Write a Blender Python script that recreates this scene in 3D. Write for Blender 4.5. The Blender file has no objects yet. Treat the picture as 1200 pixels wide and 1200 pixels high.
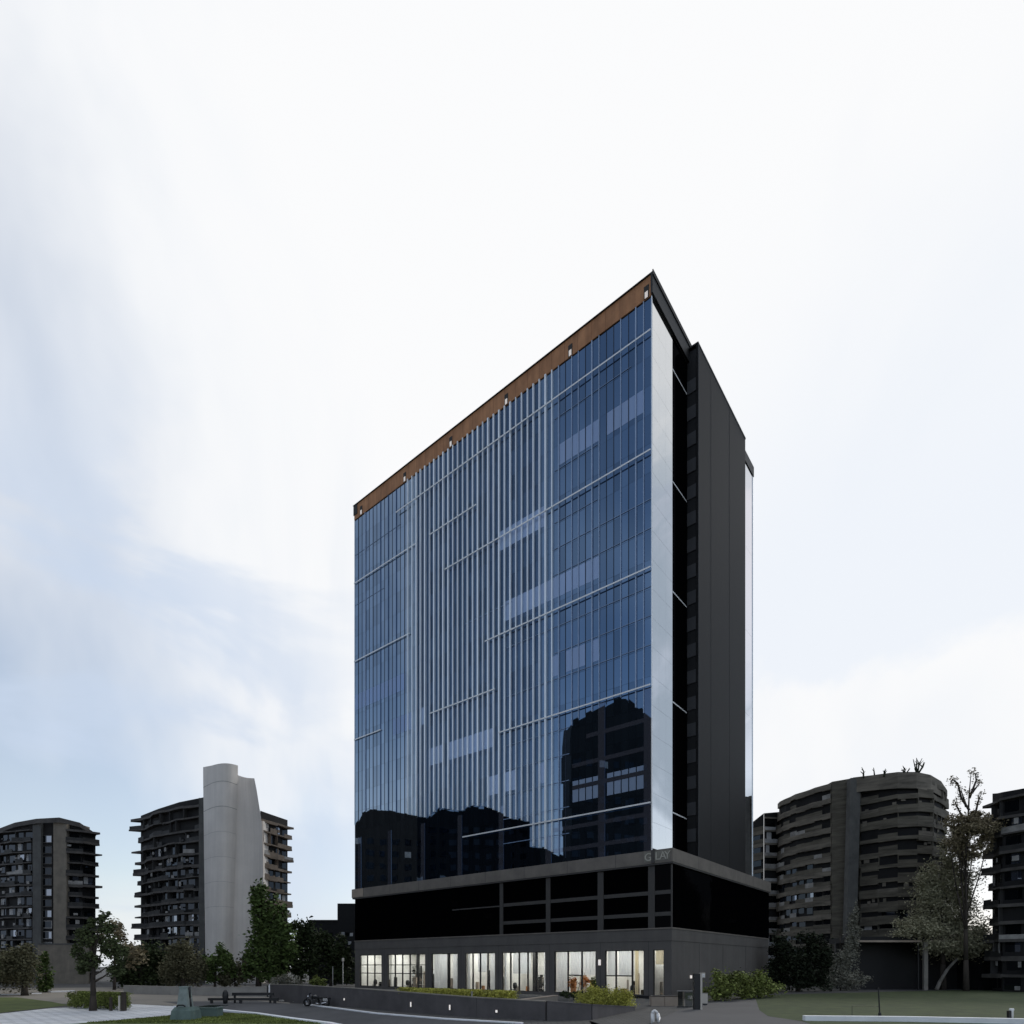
import bpy, math, random
import numpy as np
from mathutils import Vector, Matrix
random.seed(7); rng = np.random.default_rng(7)
S = bpy.context.scene; COL = S.collection
F = 711.0; HZ = 1132.0; CX = 600.0; H = 4.4        # calibration of the photograph: focal length (px), horizon row, eye height

# ------------------------------------------------------------------ materials
def mat(name, col, rough=.8, var=.25, scale=1.0, metal=0.0, bump=0.0, col2=None, stretch=(1,1,1), spec=.5, island=0.0, streak=0.0, brick=0.0):
    m = bpy.data.materials.new(name); m.use_nodes = True
    nt = m.node_tree; b = nt.nodes['Principled BSDF']; L = nt.links
    b.inputs['Roughness'].default_value = rough; b.inputs['Metallic'].default_value = metal
    b.inputs['Specular IOR Level'].default_value = spec
    tc = nt.nodes.new('ShaderNodeTexCoord'); mp = nt.nodes.new('ShaderNodeMapping'); mp.inputs['Scale'].default_value = stretch
    L.new(tc.outputs['Object'], mp.inputs['Vector'])
    nz = nt.nodes.new('ShaderNodeTexNoise'); nz.inputs['Scale'].default_value = scale; nz.inputs['Detail'].default_value = 7; nz.inputs['Roughness'].default_value = .65
    L.new(mp.outputs['Vector'], nz.inputs['Vector'])
    rp = nt.nodes.new('ShaderNodeValToRGB')
    c2 = col2 or col
    rp.color_ramp.elements[0].position = .3; rp.color_ramp.elements[1].position = .7
    rp.color_ramp.elements[0].color = tuple(c*(1-var) for c in col) + (1,)
    rp.color_ramp.elements[1].color = tuple(min(1, c*(1+var)) for c in c2) + (1,)
    L.new(nz.outputs['Fac'], rp.inputs['Fac'])
    out = rp.outputs['Color']
    def mul(a, fac_socket, lo, hi):
        mr = nt.nodes.new('ShaderNodeMapRange'); mr.inputs['To Min'].default_value = lo; mr.inputs['To Max'].default_value = hi
        L.new(fac_socket, mr.inputs['Value'])
        mx = nt.nodes.new('ShaderNodeVectorMath'); mx.operation = 'SCALE'
        L.new(a, mx.inputs[0]); L.new(mr.outputs['Result'], mx.inputs['Scale']); return mx.outputs['Vector']
    if island:
        g = nt.nodes.new('ShaderNodeNewGeometry'); out = mul(out, g.outputs['Random Per Island'], 1-island, 1+island)
    if streak:
        n2 = nt.nodes.new('ShaderNodeTexNoise'); m2 = nt.nodes.new('ShaderNodeMapping'); m2.inputs['Scale'].default_value = (1.2, 1.2, .06)
        n2.inputs['Scale'].default_value = 1.0; n2.inputs['Detail'].default_value = 5
        L.new(tc.outputs['Object'], m2.inputs['Vector']); L.new(m2.outputs['Vector'], n2.inputs['Vector'])
        out = mul(out, n2.outputs['Fac'], 1-streak, 1+streak)
    if brick:
        bk = nt.nodes.new('ShaderNodeTexBrick'); bk.inputs['Scale'].default_value = brick; bk.inputs['Mortar Size'].default_value = .025; bk.inputs['Color1'].default_value = (1,1,1,1); bk.inputs['Color2'].default_value = (.82,.82,.82,1); bk.inputs['Mortar'].default_value = (.45,.45,.45,1)
        L.new(tc.outputs['Object'], bk.inputs['Vector']); out = mul(out, bk.outputs['Color'], 0, 1)
    L.new(out, b.inputs['Base Color'])
    if bump:
        bp = nt.nodes.new('ShaderNodeBump'); bp.inputs['Strength'].default_value = bump; bp.inputs['Distance'].default_value = .05
        L.new(nz.outputs['Fac'], bp.inputs['Height']); L.new(bp.outputs['Normal'], b.inputs['Normal'])
    return m

def glass(name, base, tint, refl, rough=.015, wav=.0, edge=.35, island=.0):
    """opaque coated curtain-wall glass: dark body under a tinted mirror coat that grows stronger at grazing angles"""
    m = bpy.data.materials.new(name); m.use_nodes = True
    nt = m.node_tree; L = nt.links; nt.nodes.clear()
    o = nt.nodes.new('ShaderNodeOutputMaterial'); mix = nt.nodes.new('ShaderNodeMixShader')
    d = nt.nodes.new('ShaderNodeBsdfDiffuse'); g = nt.nodes.new('ShaderNodeBsdfGlossy')
    g.inputs['Roughness'].default_value = rough; g.inputs['Color'].default_value = tuple(tint) + (1,)
    d.inputs['Color'].default_value = tuple(base) + (1,)
    lw = nt.nodes.new('ShaderNodeLayerWeight'); lw.inputs['Blend'].default_value = .5
    pw = nt.nodes.new('ShaderNodeMath'); pw.operation = 'POWER'; pw.inputs[1].default_value = 2.5
    L.new(lw.outputs['Facing'], pw.inputs[0])
    ma = nt.nodes.new('ShaderNodeMath'); ma.operation = 'MULTIPLY_ADD'; ma.inputs[1].default_value = edge; ma.inputs[2].default_value = refl
    L.new(pw.outputs[0], ma.inputs[0])
    fac = ma.outputs[0]
    if island:
        ge = nt.nodes.new('ShaderNodeNewGeometry'); mr = nt.nodes.new('ShaderNodeMapRange')
        mr.inputs['To Min'].default_value = 1-island; mr.inputs['To Max'].default_value = 1+island
        L.new(ge.outputs['Random Per Island'], mr.inputs['Value'])
        mm = nt.nodes.new('ShaderNodeMath'); mm.operation = 'MULTIPLY'; mm.use_clamp = True
        L.new(fac, mm.inputs[0]); L.new(mr.outputs['Result'], mm.inputs[1]); fac = mm.outputs[0]
    L.new(fac, mix.inputs[0]); L.new(d.outputs[0], mix.inputs[1]); L.new(g.outputs[0], mix.inputs[2])
    if wav:
        tc = nt.nodes.new('ShaderNodeTexCoord'); nz = nt.nodes.new('ShaderNodeTexNoise'); nz.inputs['Scale'].default_value = .22; nz.inputs['Detail'].default_value = 1
        bp = nt.nodes.new('ShaderNodeBump'); bp.inputs['Strength'].default_value = wav; bp.inputs['Distance'].default_value = .2
        L.new(tc.outputs['Object'], nz.inputs['Vector']); L.new(nz.outputs['Fac'], bp.inputs['Height']); L.new(bp.outputs['Normal'], g.inputs['Normal'])
    L.new(mix.outputs[0], o.inputs['Surface'])
    return m

def clear_glass(name, tint=(.85,.88,.88), refl=.12):
    m = bpy.data.materials.new(name); m.use_nodes = True
    nt = m.node_tree; L = nt.links; nt.nodes.clear()
    o = nt.nodes.new('ShaderNodeOutputMaterial'); mix = nt.nodes.new('ShaderNodeMixShader')
    t = nt.nodes.new('ShaderNodeBsdfTransparent'); g = nt.nodes.new('ShaderNodeBsdfGlossy')
    t.inputs['Color'].default_value = tuple(tint)+(1,); g.inputs['Roughness'].default_value = .02
    mix.inputs[0].default_value = refl
    L.new(t.outputs[0], mix.inputs[1]); L.new(g.outputs[0], mix.inputs[2]); L.new(mix.outputs[0], o.inputs['Surface'])
    return m

def emit(name, col, s):
    m = bpy.data.materials.new(name); m.use_nodes = True
    b = m.node_tree.nodes['Principled BSDF']
    b.inputs['Base Color'].default_value = tuple(col)+(1,); b.inputs['Emission Color'].default_value = tuple(col)+(1,); b.inputs['Emission Strength'].default_value = s
    return m

M = {}
M['glass_blue'] = glass('blue coated glass', (.0015,.003,.005), (.33,.48,.69), .45, wav=.0, island=.16)
M['glass_deep'] = glass('deep blue coated glass', (.001,.002,.004), (.29,.44,.68), .25, wav=.0, island=.22)
M['glass_grey'] = glass('grey blue coated glass', (.003,.004,.006), (.53,.65,.79), .52, wav=.0, island=.14)
M['glass_blind'] = glass('glass over pale blinds', (.30,.38,.52), (.45,.6,.9), .22, island=.4)
M['glass_return'] = glass('bright return glass', (.05,.05,.05), (.96,.97,.97), .60, wav=.0, edge=.25)
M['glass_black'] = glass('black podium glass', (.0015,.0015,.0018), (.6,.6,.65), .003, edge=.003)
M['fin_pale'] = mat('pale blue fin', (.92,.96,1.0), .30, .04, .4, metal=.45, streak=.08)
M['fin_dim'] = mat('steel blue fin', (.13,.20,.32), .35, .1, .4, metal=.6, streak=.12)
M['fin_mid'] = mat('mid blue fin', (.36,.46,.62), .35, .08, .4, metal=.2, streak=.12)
M['fin_dark'] = mat('dark joint', (.012,.02,.04), .5, .1)
M['transom'] = mat('pale metal transom', (.85,.85,.84), .35, .06, .5, metal=.2)
M['floor_line'] = mat('blue grey floor joint', (.20,.29,.45), .4, .1, .5)
M['column_dark'] = glass('column behind glass', (.055,.055,.066), (.33,.46,.68), .34, edge=.3)
M['podium_grid'] = mat('charcoal grid cladding', (.056,.051,.046), .6, .12, .4)
M['ledge'] = mat('weathered beige grey ledge', (.172,.152,.130), .8, .16, .5, bump=.15, streak=.15)
M['plinth'] = mat('charcoal render', (.112,.103,.094), .85, .12, .35, bump=.2, streak=.14)
M['core'] = mat('dark metal cladding', (.0085,.0085,.0087), .65, .10, .3, streak=.12, spec=.25)
M['core_spandrel'] = mat('dark grey spandrel', (.05,.051,.054), .6, .15, .5)
M['black'] = mat('near black', (.004,.004,.0045), .6, .1)
M['backing'] = mat('dark backing', (.01,.012,.018), .8, .1)
M['soffit'] = mat('warm brown timber cladding', (.42,.185,.075), .75, .30, .45, stretch=(1,1,.5), col2=(.40,.19,.085), streak=.35)
M['soffit_seam'] = mat('dark brown seam', (.16,.06,.025), .8)
M['soffit_dark'] = mat('dark soffit', (.02,.017,.014), .7, .2)
M['lamp_white'] = emit('lit lamp', (1,.93,.86), .55)
M['notch_lamp'] = emit('dim lamp', (1,.88,.78), .25)
M['roof'] = mat('grey roof', (.2,.2,.2), .9)
M['frame'] = mat('dark window frame', (.012,.012,.013), .5, .1)
def cloth(name, c):
    m = mat(name, c, .9, .14, 3.0, stretch=(6,1,.1)); nt = m.node_tree; b = nt.nodes['Principled BSDF']; o = nt.nodes['Material Output']
    t = nt.nodes.new('ShaderNodeBsdfTranslucent'); t.inputs['Color'].default_value = tuple(c)+(1,); x = nt.nodes.new('ShaderNodeMixShader'); x.inputs[0].default_value = .55
    nt.links.new(b.outputs[0], x.inputs[1]); nt.links.new(t.outputs[0], x.inputs[2]); nt.links.new(x.outputs[0], o.inputs['Surface']); return m
M['curtain'] = cloth('pale curtain', (.70,.70,.71))
M['curtain_warm'] = cloth('cream curtain', (.66,.56,.38))
M['wall_in'] = mat('interior cream wall', (.74,.72,.68), .9, .15, .6)
M['floor_in'] = mat('interior floor', (.30,.27,.24), .5, .2)
M['lit'] = emit('ceiling light', (1,.975,.94), 9.0)
M['lobby_glass'] = clear_glass('shopfront glass', refl=.05)
M['rail_glass'] = clear_glass('balustrade glass', (.5,.54,.55), .25)
M['letter'] = mat('pale letter', (.46,.44,.37), .6, .2, 2)
M['sign_plate'] = mat('stained sign plate', (.20,.19,.16), .8, .3, 2)
M['asphalt'] = mat('asphalt', (.066,.067,.071), .9, .38, .16, bump=.2, stretch=(1,.35,1))
M['path'] = mat('pale paving', (.84,.87,.92), .8, .22, .18, col2=(.84,.86,.90), stretch=(.5,1.6,1), brick=.4)
M['forecourt'] = mat('forecourt paving', (.085,.083,.08), .9, .2, .3, bump=.2, brick=.5)
M['road_grey'] = mat('old grey road', (.235,.215,.185), .9, .18, .15)
M['path_dark'] = mat('grey drive', (.088,.086,.087), .9, .14, .2)
M['grass'] = mat('short grass', (.036,.056,.014), .95, .4, .6, bump=.4, col2=(.046,.062,.018))
M['grass_lush'] = mat('lush grass', (.082,.108,.028), .95, .35, .5, bump=.5)
M['kerb'] = mat('white kerb stone', (.86,.87,.89), .7, .1, .5)
M['gwall'] = mat('charcoal garden wall', (.098,.090,.090), .9, .2, .5, bump=.2, streak=.15)
M['lwall'] = mat('pale grey low wall', (.34,.325,.30), .9, .18, .4, streak=.12)
M['coping'] = mat('coping', (.24,.22,.19), .9, .2, .5)
M['stone_beige'] = mat('beige stone', (.36,.295,.235), .85, .12, .6)
M['metal_grey'] = mat('grey metal', (.28,.27,.26), .5, .2, 1, metal=.4)
M['metal_dark'] = mat('dark metal', (.015,.015,.016), .5, .2)
M['metal_pale'] = mat('pale metal post', (.52,.48,.42), .5, .15)
M['white'] = mat('white paint', (.8,.8,.8), .5, .06, 1)
M['chrome'] = mat('chrome', (.6,.6,.62), .2, .05, metal=1)
M['rubber'] = mat('rubber', (.01,.01,.01), .8, .1)
M['paint_black'] = mat('black gloss paint', (.012,.012,.013), .2, .1)
M['green_stone'] = mat('green grey stone', (.12,.17,.155), .8, .25, 1.2, bump=.3, streak=.25)
M['pale_stone'] = mat('pale green grey stone', (.24,.28,.27), .8, .25, 1.5, bump=.3, streak=.25)
M['slab_white'] = mat('pale concrete', (.74,.69,.635), .85, .09, .12, bump=.05, streak=.13)
M['slab_edge'] = mat('dirty slab edge', (.085,.078,.072), .9, .4, .4)
M['slab_brown'] = mat('brown slab edge', (.17,.135,.105), .9, .35, .4)
M['slab_grey'] = mat('grey band', (.165,.148,.120), .9, .5, .35, stretch=(.5,.5,3), col2=(.175,.155,.125))
M['slab_band'] = mat('dark olive grey band', (.118,.106,.082), .9, .5, .5, stretch=(.4,.4,3))
M['tower_wall'] = mat('dark weathered wall', (.012,.0115,.0115), .9, .4, .3)
M['tower_pillar'] = mat('beige pillar', (.20,.175,.14), .9, .22, .5, bump=.2, streak=.2)
M['tower_pillar_d'] = mat('grey pillar', (.10,.10,.095), .9, .25, .5, streak=.2)
M['win_dark'] = glass('dark window glass', (.004,.005,.006), (.6,.68,.8), .05, edge=.2)
M['win_sky'] = glass('window mirroring sky', (.03,.035,.05), (.75,.82,.95), .30)
M['win_pale'] = mat('pale shutter', (.42,.42,.42), .8, .3, 1)
M['rail_dark'] = mat('balcony rail', (.028,.027,.026), .7, .4, .8)
M['rail_pale'] = mat('pale balcony front', (.30,.29,.275), .8, .4, .8)
M['dark_block'] = mat('dark block wall', (.006,.006,.0065), .8, .25, .3)
M['bark'] = mat('bark', (.045,.036,.028), .95, .3, 2, bump=.4, stretch=(1,1,.2))
def leaf(n, c, v=.45, isl=.55): M[n] = mat(n, c, .75, v, .35, island=isl, spec=.2); return M[n]
leaf('leaf_dark', (.040,.055,.022)); leaf('leaf_mid', (.085,.125,.036)); leaf('leaf_olive', (.135,.128,.074), .2, .25)
leaf('leaf_yellow', (.40,.39,.085)); leaf('leaf_hedge', (.37,.36,.075)); leaf('leaf_brown', (.22,.185,.115)); leaf('leaf_grey', (.21,.205,.165), .15, .18)
leaf('leaf_black', (.018,.024,.012)); leaf('leaf_bush', (.17,.20,.055)); leaf('leaf_near', (.065,.082,.034)); leaf('leaf_haze', (.29,.275,.18), .12, .15); leaf('grass_tuft', (.050,.064,.024), .2, .2); leaf('flower', (.45,.17,.05))

# ------------------------------------------------------------------ geometry helpers
class MB:
    def __init__(s): s.v = []; s.f = []; s.m = []
    def add(s, vs, fs, mi=0):
        o = len(s.v); s.v += [tuple(p) for p in vs]; s.f += [tuple(i+o for i in f) for f in fs]; s.m += [mi]*len(fs); return s
    def box(s, x0, x1, y0, y1, z0, z1, mi=0):
        return s.add([(x0,y0,z0),(x1,y0,z0),(x1,y1,z0),(x0,y1,z0),(x0,y0,z1),(x1,y0,z1),(x1,y1,z1),(x0,y1,z1)],
              [(0,3,2,1),(4,5,6,7),(0,1,5,4),(1,2,6,5),(2,3,7,6),(3,0,4,7)], mi)
    def quad(s, a, b, c, d, mi=0): return s.add([a,b,c,d], [(0,1,2,3)], mi)
    def prism(s, poly, z0, z1, mi=0):
        n = len(poly)
        return s.add([(p[0],p[1],z0) for p in poly]+[(p[0],p[1],z1) for p in poly],
              [tuple(range(n-1,-1,-1)), tuple(range(n,2*n))]+[(i,(i+1)%n,n+(i+1)%n,n+i) for i in range(n)], mi)
    def tube(s, p0, p1, r0, r1=None, n=8, mi=0):
        r1 = r0 if r1 is None else r1
        p0 = Vector(p0); p1 = Vector(p1); d = (p1-p0).normalized()
        a = d.orthogonal().normalized(); b = d.cross(a)
        vs = [p0+(a*math.cos(t)+b*math.sin(t))*r0 for t in [2*math.pi*i/n for i in range(n)]]+[p1+(a*math.cos(t)+b*math.sin(t))*r1 for t in [2*math.pi*i/n for i in range(n)]]
        return s.add(vs, [(i,(i+1)%n,n+(i+1)%n,n+i) for i in range(n)]+[tuple(range(n-1,-1,-1)),tuple(range(n,2*n))], mi)
    def path(s, pts, rs, n=8, mi=0):
        for i in range(len(pts)-1): s.tube(pts[i], pts[i+1], rs[i], rs[i+1], n, mi)
        return s
    def lathe(s, prof, n=16, c=(0,0), mi=0):
        vs = []; k = len(prof)
        for r, z in prof: vs += [(c[0]+r*math.cos(2*math.pi*i/n), c[1]+r*math.sin(2*math.pi*i/n), z) for i in range(n)]
        fs = [(j*n+i, j*n+(i+1)%n, (j+1)*n+(i+1)%n, (j+1)*n+i) for j in range(k-1) for i in range(n)]
        fs += [tuple(range(n-1,-1,-1)), tuple((k-1)*n+i for i in range(n))]
        return s.add(vs, fs, mi)
    def torus(s, c, R, r, axis, n=20, k=8, mi=0):
        c = Vector(c); ax = Vector(axis).normalized(); a = ax.orthogonal().normalized(); b = ax.cross(a); vs = []
        for i in range(n):
            t = 2*math.pi*i/n; e = a*math.cos(t)+b*math.sin(t)
            vs += [c+e*(R+r*math.cos(2*math.pi*j/k))+ax*(r*math.sin(2*math.pi*j/k)) for j in range(k)]
        return s.add(vs, [(i*k+j, ((i+1)%n)*k+j, ((i+1)%n)*k+(j+1)%k, i*k+(j+1)%k) for i in range(n) for j in range(k)], mi)
    def build(s, name, mats, parent=None, loc=None, smooth=False):
        me = bpy.data.meshes.new(name); me.from_pydata(s.v, [], s.f)
        if not isinstance(mats, (list, tuple)): mats = [mats]
        for m in mats: me.materials.append(M[m] if isinstance(m, str) else m)
        if len(mats) > 1: me.polygons.foreach_set('material_index', s.m)
        if smooth: me.polygons.foreach_set('use_smooth', [True]*len(s.f))
        me.update()
        o = bpy.data.objects.new(name, me); COL.objects.link(o)
        if parent: o.parent = parent
        if loc: o.location = loc
        return o
def tag(o, label=None, cat=None, group=None, kind=None):
    for k, v in (('label',label),('category',cat),('group',group),('kind',kind)):
        if v: o[k] = v
    return o
def thing(name, label, cat, loc=(0,0,0), rz=0, group=None):
    o = bpy.data.objects.new(name, None); COL.objects.link(o); o.location = loc; o.rotation_euler = (0,0,rz); o.empty_display_size = .5
    return tag(o, label, cat, group)
def copy_tree(o, parent=None):
    c = o.copy(); COL.objects.link(c)
    if parent: c.parent = parent
    for ch in list(o.children): copy_tree(ch, c)
    return c
def G(px, py, z=0.0):                       # point of the ground plane seen at a photograph pixel
    d = F*(H-z)/(py-HZ); return ((px-CX)/F*d, d)
def P(px, py, d): return ((px-CX)/F*d, d, H+(HZ-py)/F*d)
def sheet(name, poly, z, m, **k):
    mb = MB(); mb.add([(p[0],p[1],0) for p in poly], [tuple(range(len(poly)))])
    o = mb.build(name, m, loc=(0,0,z)); 
    if o.data.polygons[0].normal.z < 0: o.data.flip_normals()
    return tag(o, kind='structure', **k)

# ------------------------------------------------------------------ camera, world, sun
cam = bpy.data.objects.new('camera', bpy.data.cameras.new('camera')); COL.objects.link(cam); S.camera = cam
cam.location = (0,0,H); cam.rotation_euler = (math.radians(90),0,0)
cam.data.sensor_width = 36; cam.data.lens = 36*F/1200; cam.data.shift_y = (HZ-600)/1200; cam.data.clip_end = 6000; cam.data.clip_start = .1
S.view_settings.view_transform = 'Standard'; S.view_settings.look = 'None'; S.view_settings.exposure = 0
SUN_EL = 38; SUN_AZ = 36       # azimuth clockwise from +Y: front right, behind the tower
w = bpy.data.worlds.new('World'); S.world = w; w.use_nodes = True
nt = w.node_tree; L = nt.links; bg = nt.nodes['Background']; bg.inputs['Strength'].default_value = .1
sky = nt.nodes.new('ShaderNodeTexSky'); sky.sky_type = 'NISHITA'; sky.sun_disc = False
sky.sun_elevation = math.radians(SUN_EL); sky.sun_rotation = math.radians(SUN_AZ); sky.altitude = 50; sky.dust_density = 1.0; sky.ozone_density = 1.5
tc = nt.nodes.new('ShaderNodeTexCoord')
def vm(op, a=None, b=None, **k):
    n = nt.nodes.new('ShaderNodeVectorMath'); n.operation = op
    for i, x in enumerate((a, b)):
        if x is None: continue
        if isinstance(x, tuple): n.inputs[i].default_value = x
        else: L.new(x, n.inputs[i])
    return n
def mt(op, a, b=0.0, c=None, clamp=False):
    n = nt.nodes.new('ShaderNodeMath'); n.operation = op; n.use_clamp = clamp
    for i, x in enumerate((a, b, c)):
        if x is None: continue
        if isinstance(x, (int, float)): n.inputs[i].default_value = x
        else: L.new(x, n.inputs[i])
    return n.outputs[0]
def noise(vec, scale, detail, rough, dist=0):
    n = nt.nodes.new('ShaderNodeTexNoise'); n.inputs['Scale'].default_value = scale; n.inputs['Detail'].default_value = detail
    n.inputs['Roughness'].default_value = rough; n.inputs['Distortion'].default_value = dist; L.new(vec, n.inputs['Vector']); return n.outputs['Fac']
def smooth(x, lo, hi):
    n = nt.nodes.new('ShaderNodeMapRange'); n.interpolation_type = 'SMOOTHSTEP'; n.inputs['From Min'].default_value = lo; n.inputs['From Max'].default_value = hi
    L.new(x, n.inputs['Value']); return n.outputs['Result']
d = tc.outputs['Generated']
front = vm('DOT_PRODUCT', d, (.42,.55,.85)).outputs['Value']        # bright veil: high and to the front right
sep = nt.nodes.new('ShaderNodeSeparateXYZ'); L.new(d, sep.inputs[0])
rot = nt.nodes.new('ShaderNodeMapping'); rot.inputs['Rotation'].default_value = (0, math.radians(38), math.radians(20)); rot.inputs['Scale'].default_value = (2.2, 1.5, 1.2)
L.new(d, rot.inputs['Vector'])
n1 = noise(rot.outputs['Vector'], 1.25, 5, .5, .5)
n2 = noise(rot.outputs['Vector'], 2.6, 4, .5, .6)
xl = smooth(sep.outputs['X'], .62, .76); front = mt('ADD', front, mt('MULTIPLY', xl, mt('MULTIPLY_ADD', mt('SUBTRACT', noise(d, 3.2, 4, .55, .6), .5), 5.0, -.42)))
cl = mt('MULTIPLY_ADD', mt('SUBTRACT', n1, .5), 1.0, mt('MULTIPLY', mt('SUBTRACT', n2, .5), .28))
cover = smooth(mt('ADD', front, mt('MULTIPLY', cl, .85)), .16, .84)
nz_ = mt('MULTIPLY', sep.outputs['Z'], -1.0); fr = smooth(sep.outputs['Y'], -.1, .35)
hz_rear = mt('MULTIPLY', mt('MULTIPLY', smooth(nz_, -.46, -.12), 1.0), mt('SUBTRACT', 1.0, fr))
hz_front = mt('MULTIPLY', mt('MULTIPLY', smooth(nz_, -.22, -.02), .85), fr)
lowhaze = mt('MAXIMUM', hz_rear, hz_front)   # pale haze near the horizon
rc = mt('MULTIPLY_ADD', smooth(mt('ADD', noise(d, 2.1, 4, .5, .4), mt('MULTIPLY', sep.outputs['Z'], -.10)), .40, .62), .40, .10)
rc = mt('ADD', mt('MULTIPLY', rc, mt('SUBTRACT', 1.0, fr)), mt('MULTIPLY', fr, .34))
cover = mt('MAXIMUM', mt('MAXIMUM', cover, rc), lowhaze, clamp=True)
cb = smooth(mt('ADD', front, mt('MULTIPLY', cl, 1.5)), .05, 1.05)
ccol = nt.nodes.new('ShaderNodeMix'); ccol.data_type = 'RGBA'; L.new(cb, ccol.inputs[0])
ccol.inputs[6].default_value = (7.2,7.9,8.9,1); ccol.inputs[7].default_value = (9.65,9.7,9.8,1)
n3 = noise(d, 5.0, 5, .55, .3); n4 = noise(d, 1.6, 3, .5, .2)
bz = mt('ADD', mt('ADD', sep.outputs['Z'], mt('MULTIPLY', mt('SUBTRACT', n3, .5), .26)), mt('MULTIPLY', mt('SUBTRACT', n4, .5), .30))
bank = mt('MULTIPLY', mt('MULTIPLY', smooth(bz, .395, .44), smooth(mt('MULTIPLY', sep.outputs['Z'], -1.0), -.80, -.50)), mt('MULTIPLY', smooth(sep.outputs['X'], .14, .34), .85))
cc2 = nt.nodes.new('ShaderNodeMix'); cc2.data_type = 'RGBA'; L.new(bank, cc2.inputs[0]); L.new(ccol.outputs[2], cc2.inputs[6]); cc2.inputs[7].default_value = (8.5,8.95,9.65,1); ccol = cc2
mx = nt.nodes.new('ShaderNodeMix'); mx.data_type = 'RGBA'; L.new(cover, mx.inputs[0])
skyb = nt.nodes.new('ShaderNodeMix'); skyb.data_type = 'RGBA'; skyb.blend_type = 'MULTIPLY'; skyb.inputs[0].default_value = 1
L.new(sky.outputs[0], skyb.inputs[6]); skyb.inputs[7].default_value = (1.75,1.6,1.45,1)
L.new(skyb.outputs[2], mx.inputs[6]); L.new(ccol.outputs[2], mx.inputs[7]); gm = nt.nodes.new('ShaderNodeMapping'); gm.inputs['Scale'].default_value = (1.6,1.6,3.4); gm.inputs['Rotation'].default_value = (0, math.radians(-14), 0); L.new(d, gm.inputs['Vector'])
n6 = noise(gm.outputs['Vector'], 1.7, 5, .52, .5)
lf_ = mt('MULTIPLY', mt('MULTIPLY', smooth(n6, .44, .60), smooth(mt('MULTIPLY', sep.outputs['X'], -1.0), .12, .42)), mt('MULTIPLY', smooth(mt('MULTIPLY', sep.outputs['Z'], -1.0), -.72, -.42), mt('MULTIPLY', fr, .75)))
def over(base, f, c):
    x = nt.nodes.new('ShaderNodeMix'); x.data_type = 'RGBA'; L.new(f, x.inputs[0]); L.new(base, x.inputs[6]); x.inputs[7].default_value = c; return x.outputs[2]
c_out = over(mx.outputs[2], lf_, (5.9,6.9,8.5,1))                                       # blue-grey bands low on the left
gc = mt('MULTIPLY', xl, mt('MULTIPLY', smooth(noise(d, 4.2, 5, .55, .8), .42, .58), .85))
c_out = over(c_out, gc, (4.2,5.1,6.2,1))                                                # unseen grey cloud far right, added to vary the return glass reflection
L.new(c_out, bg.inputs['Color'])
sun = bpy.data.lights.new('sun', 'SUN'); sun.energy = .9; sun.angle = math.radians(12); sun.color = (1,.95,.87)
so = bpy.data.objects.new('sun', sun); COL.objects.link(so)
sd = Vector((math.sin(math.radians(SUN_AZ))*math.cos(math.radians(SUN_EL)), math.cos(math.radians(SUN_AZ))*math.cos(math.radians(SUN_EL)), math.sin(math.radians(SUN_EL))))
so.rotation_euler = sd.to_track_quat('Z', 'Y').to_euler(); so.location = sd*300

# ------------------------------------------------------------------ ground, roads, paths
R_ = 3000
sheet('ground', [(-R_,-R_),(R_,-R_),(R_,R_),(-R_,R_)], 0, 'forecourt')
gp = lambda L_: [G(*p) for p in L_]
sheet('lawn_right', gp([(885,1169),(913,1165.5),(1250,1157),(1700,1157)])+[(120,30),(12,30)]+gp([(950,1200),(940,1197),(900,1191),(890,1184)]), .02, 'grass')
sheet('drive', gp([(795,1184),(840,1174),(905,1166.5),(918,1165),(905,1175),(890,1184),(900,1191),(940,1197),(950,1200)])+[(12,30),(5,30)]+gp([(762,1200)]), .012, 'path_dark')
sheet('old_road', gp([(-300,1160),(150,1157),(330,1163),(340,1176),(260,1183),(190,1178),(60,1176),(-300,1177)]), .006, 'road_grey')
sheet('road', gp([(190,1174),(300,1173),(365,1178.5),(440,1188),(520,1194.5),(610,1199.0)])+[(8,30),(-10,30)]+gp([(385,1200),(345,1195),(300,1188.5),(254,1184)]), .016, 'asphalt')
sheet('pale_path', gp([(-250,1186),(0,1188),(60,1181.5),(100,1180),(147,1176.5),(200,1179),(256,1184.2),(250,1187),(200,1190),(140,1195.5),(86,1200)])+[(-50,30),(-90,30)], .010, 'path')
sheet('lawn_left', gp([(-250,1168),(20,1169),(60,1174),(80,1178),(57,1181),(0,1187),(-250,1186)]), .024, 'grass_lush')
sheet('lawn_front', gp([(86,1200),(140,1195.5),(200,1190),(252,1187),(300,1189),(345,1195.5),(383,1200)])+[(-11,30),(-50,30)], .020, 'grass_lush')
sheet('footway', gp([(365,1175.5),(440,1184),(560,1192.5),(690,1196),(740,1184),(790,1184),(760,1200)])+[(5,30),(9,30)]+gp([(610,1199.0),(520,1194.5),(440,1188),(365,1178.5)]), .008, 'forecourt')
def kerb(name, pts, wd, h, label, m='kerb'):
    mb = MB(); p = [Vector((*q, 0)) for q in pts]
    for i in range(len(p)-1):
        a, b = p[i], p[i+1]; t = (b-a).normalized(); n = Vector((-t.y, t.x, 0))*wd/2
        mb.prism([tuple(a+n)[:2], tuple(b+n)[:2], tuple(b-n)[:2], tuple(a-n)[:2]], 0, h)
    return tag(mb.build(name, m), label, 'kerb')
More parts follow.
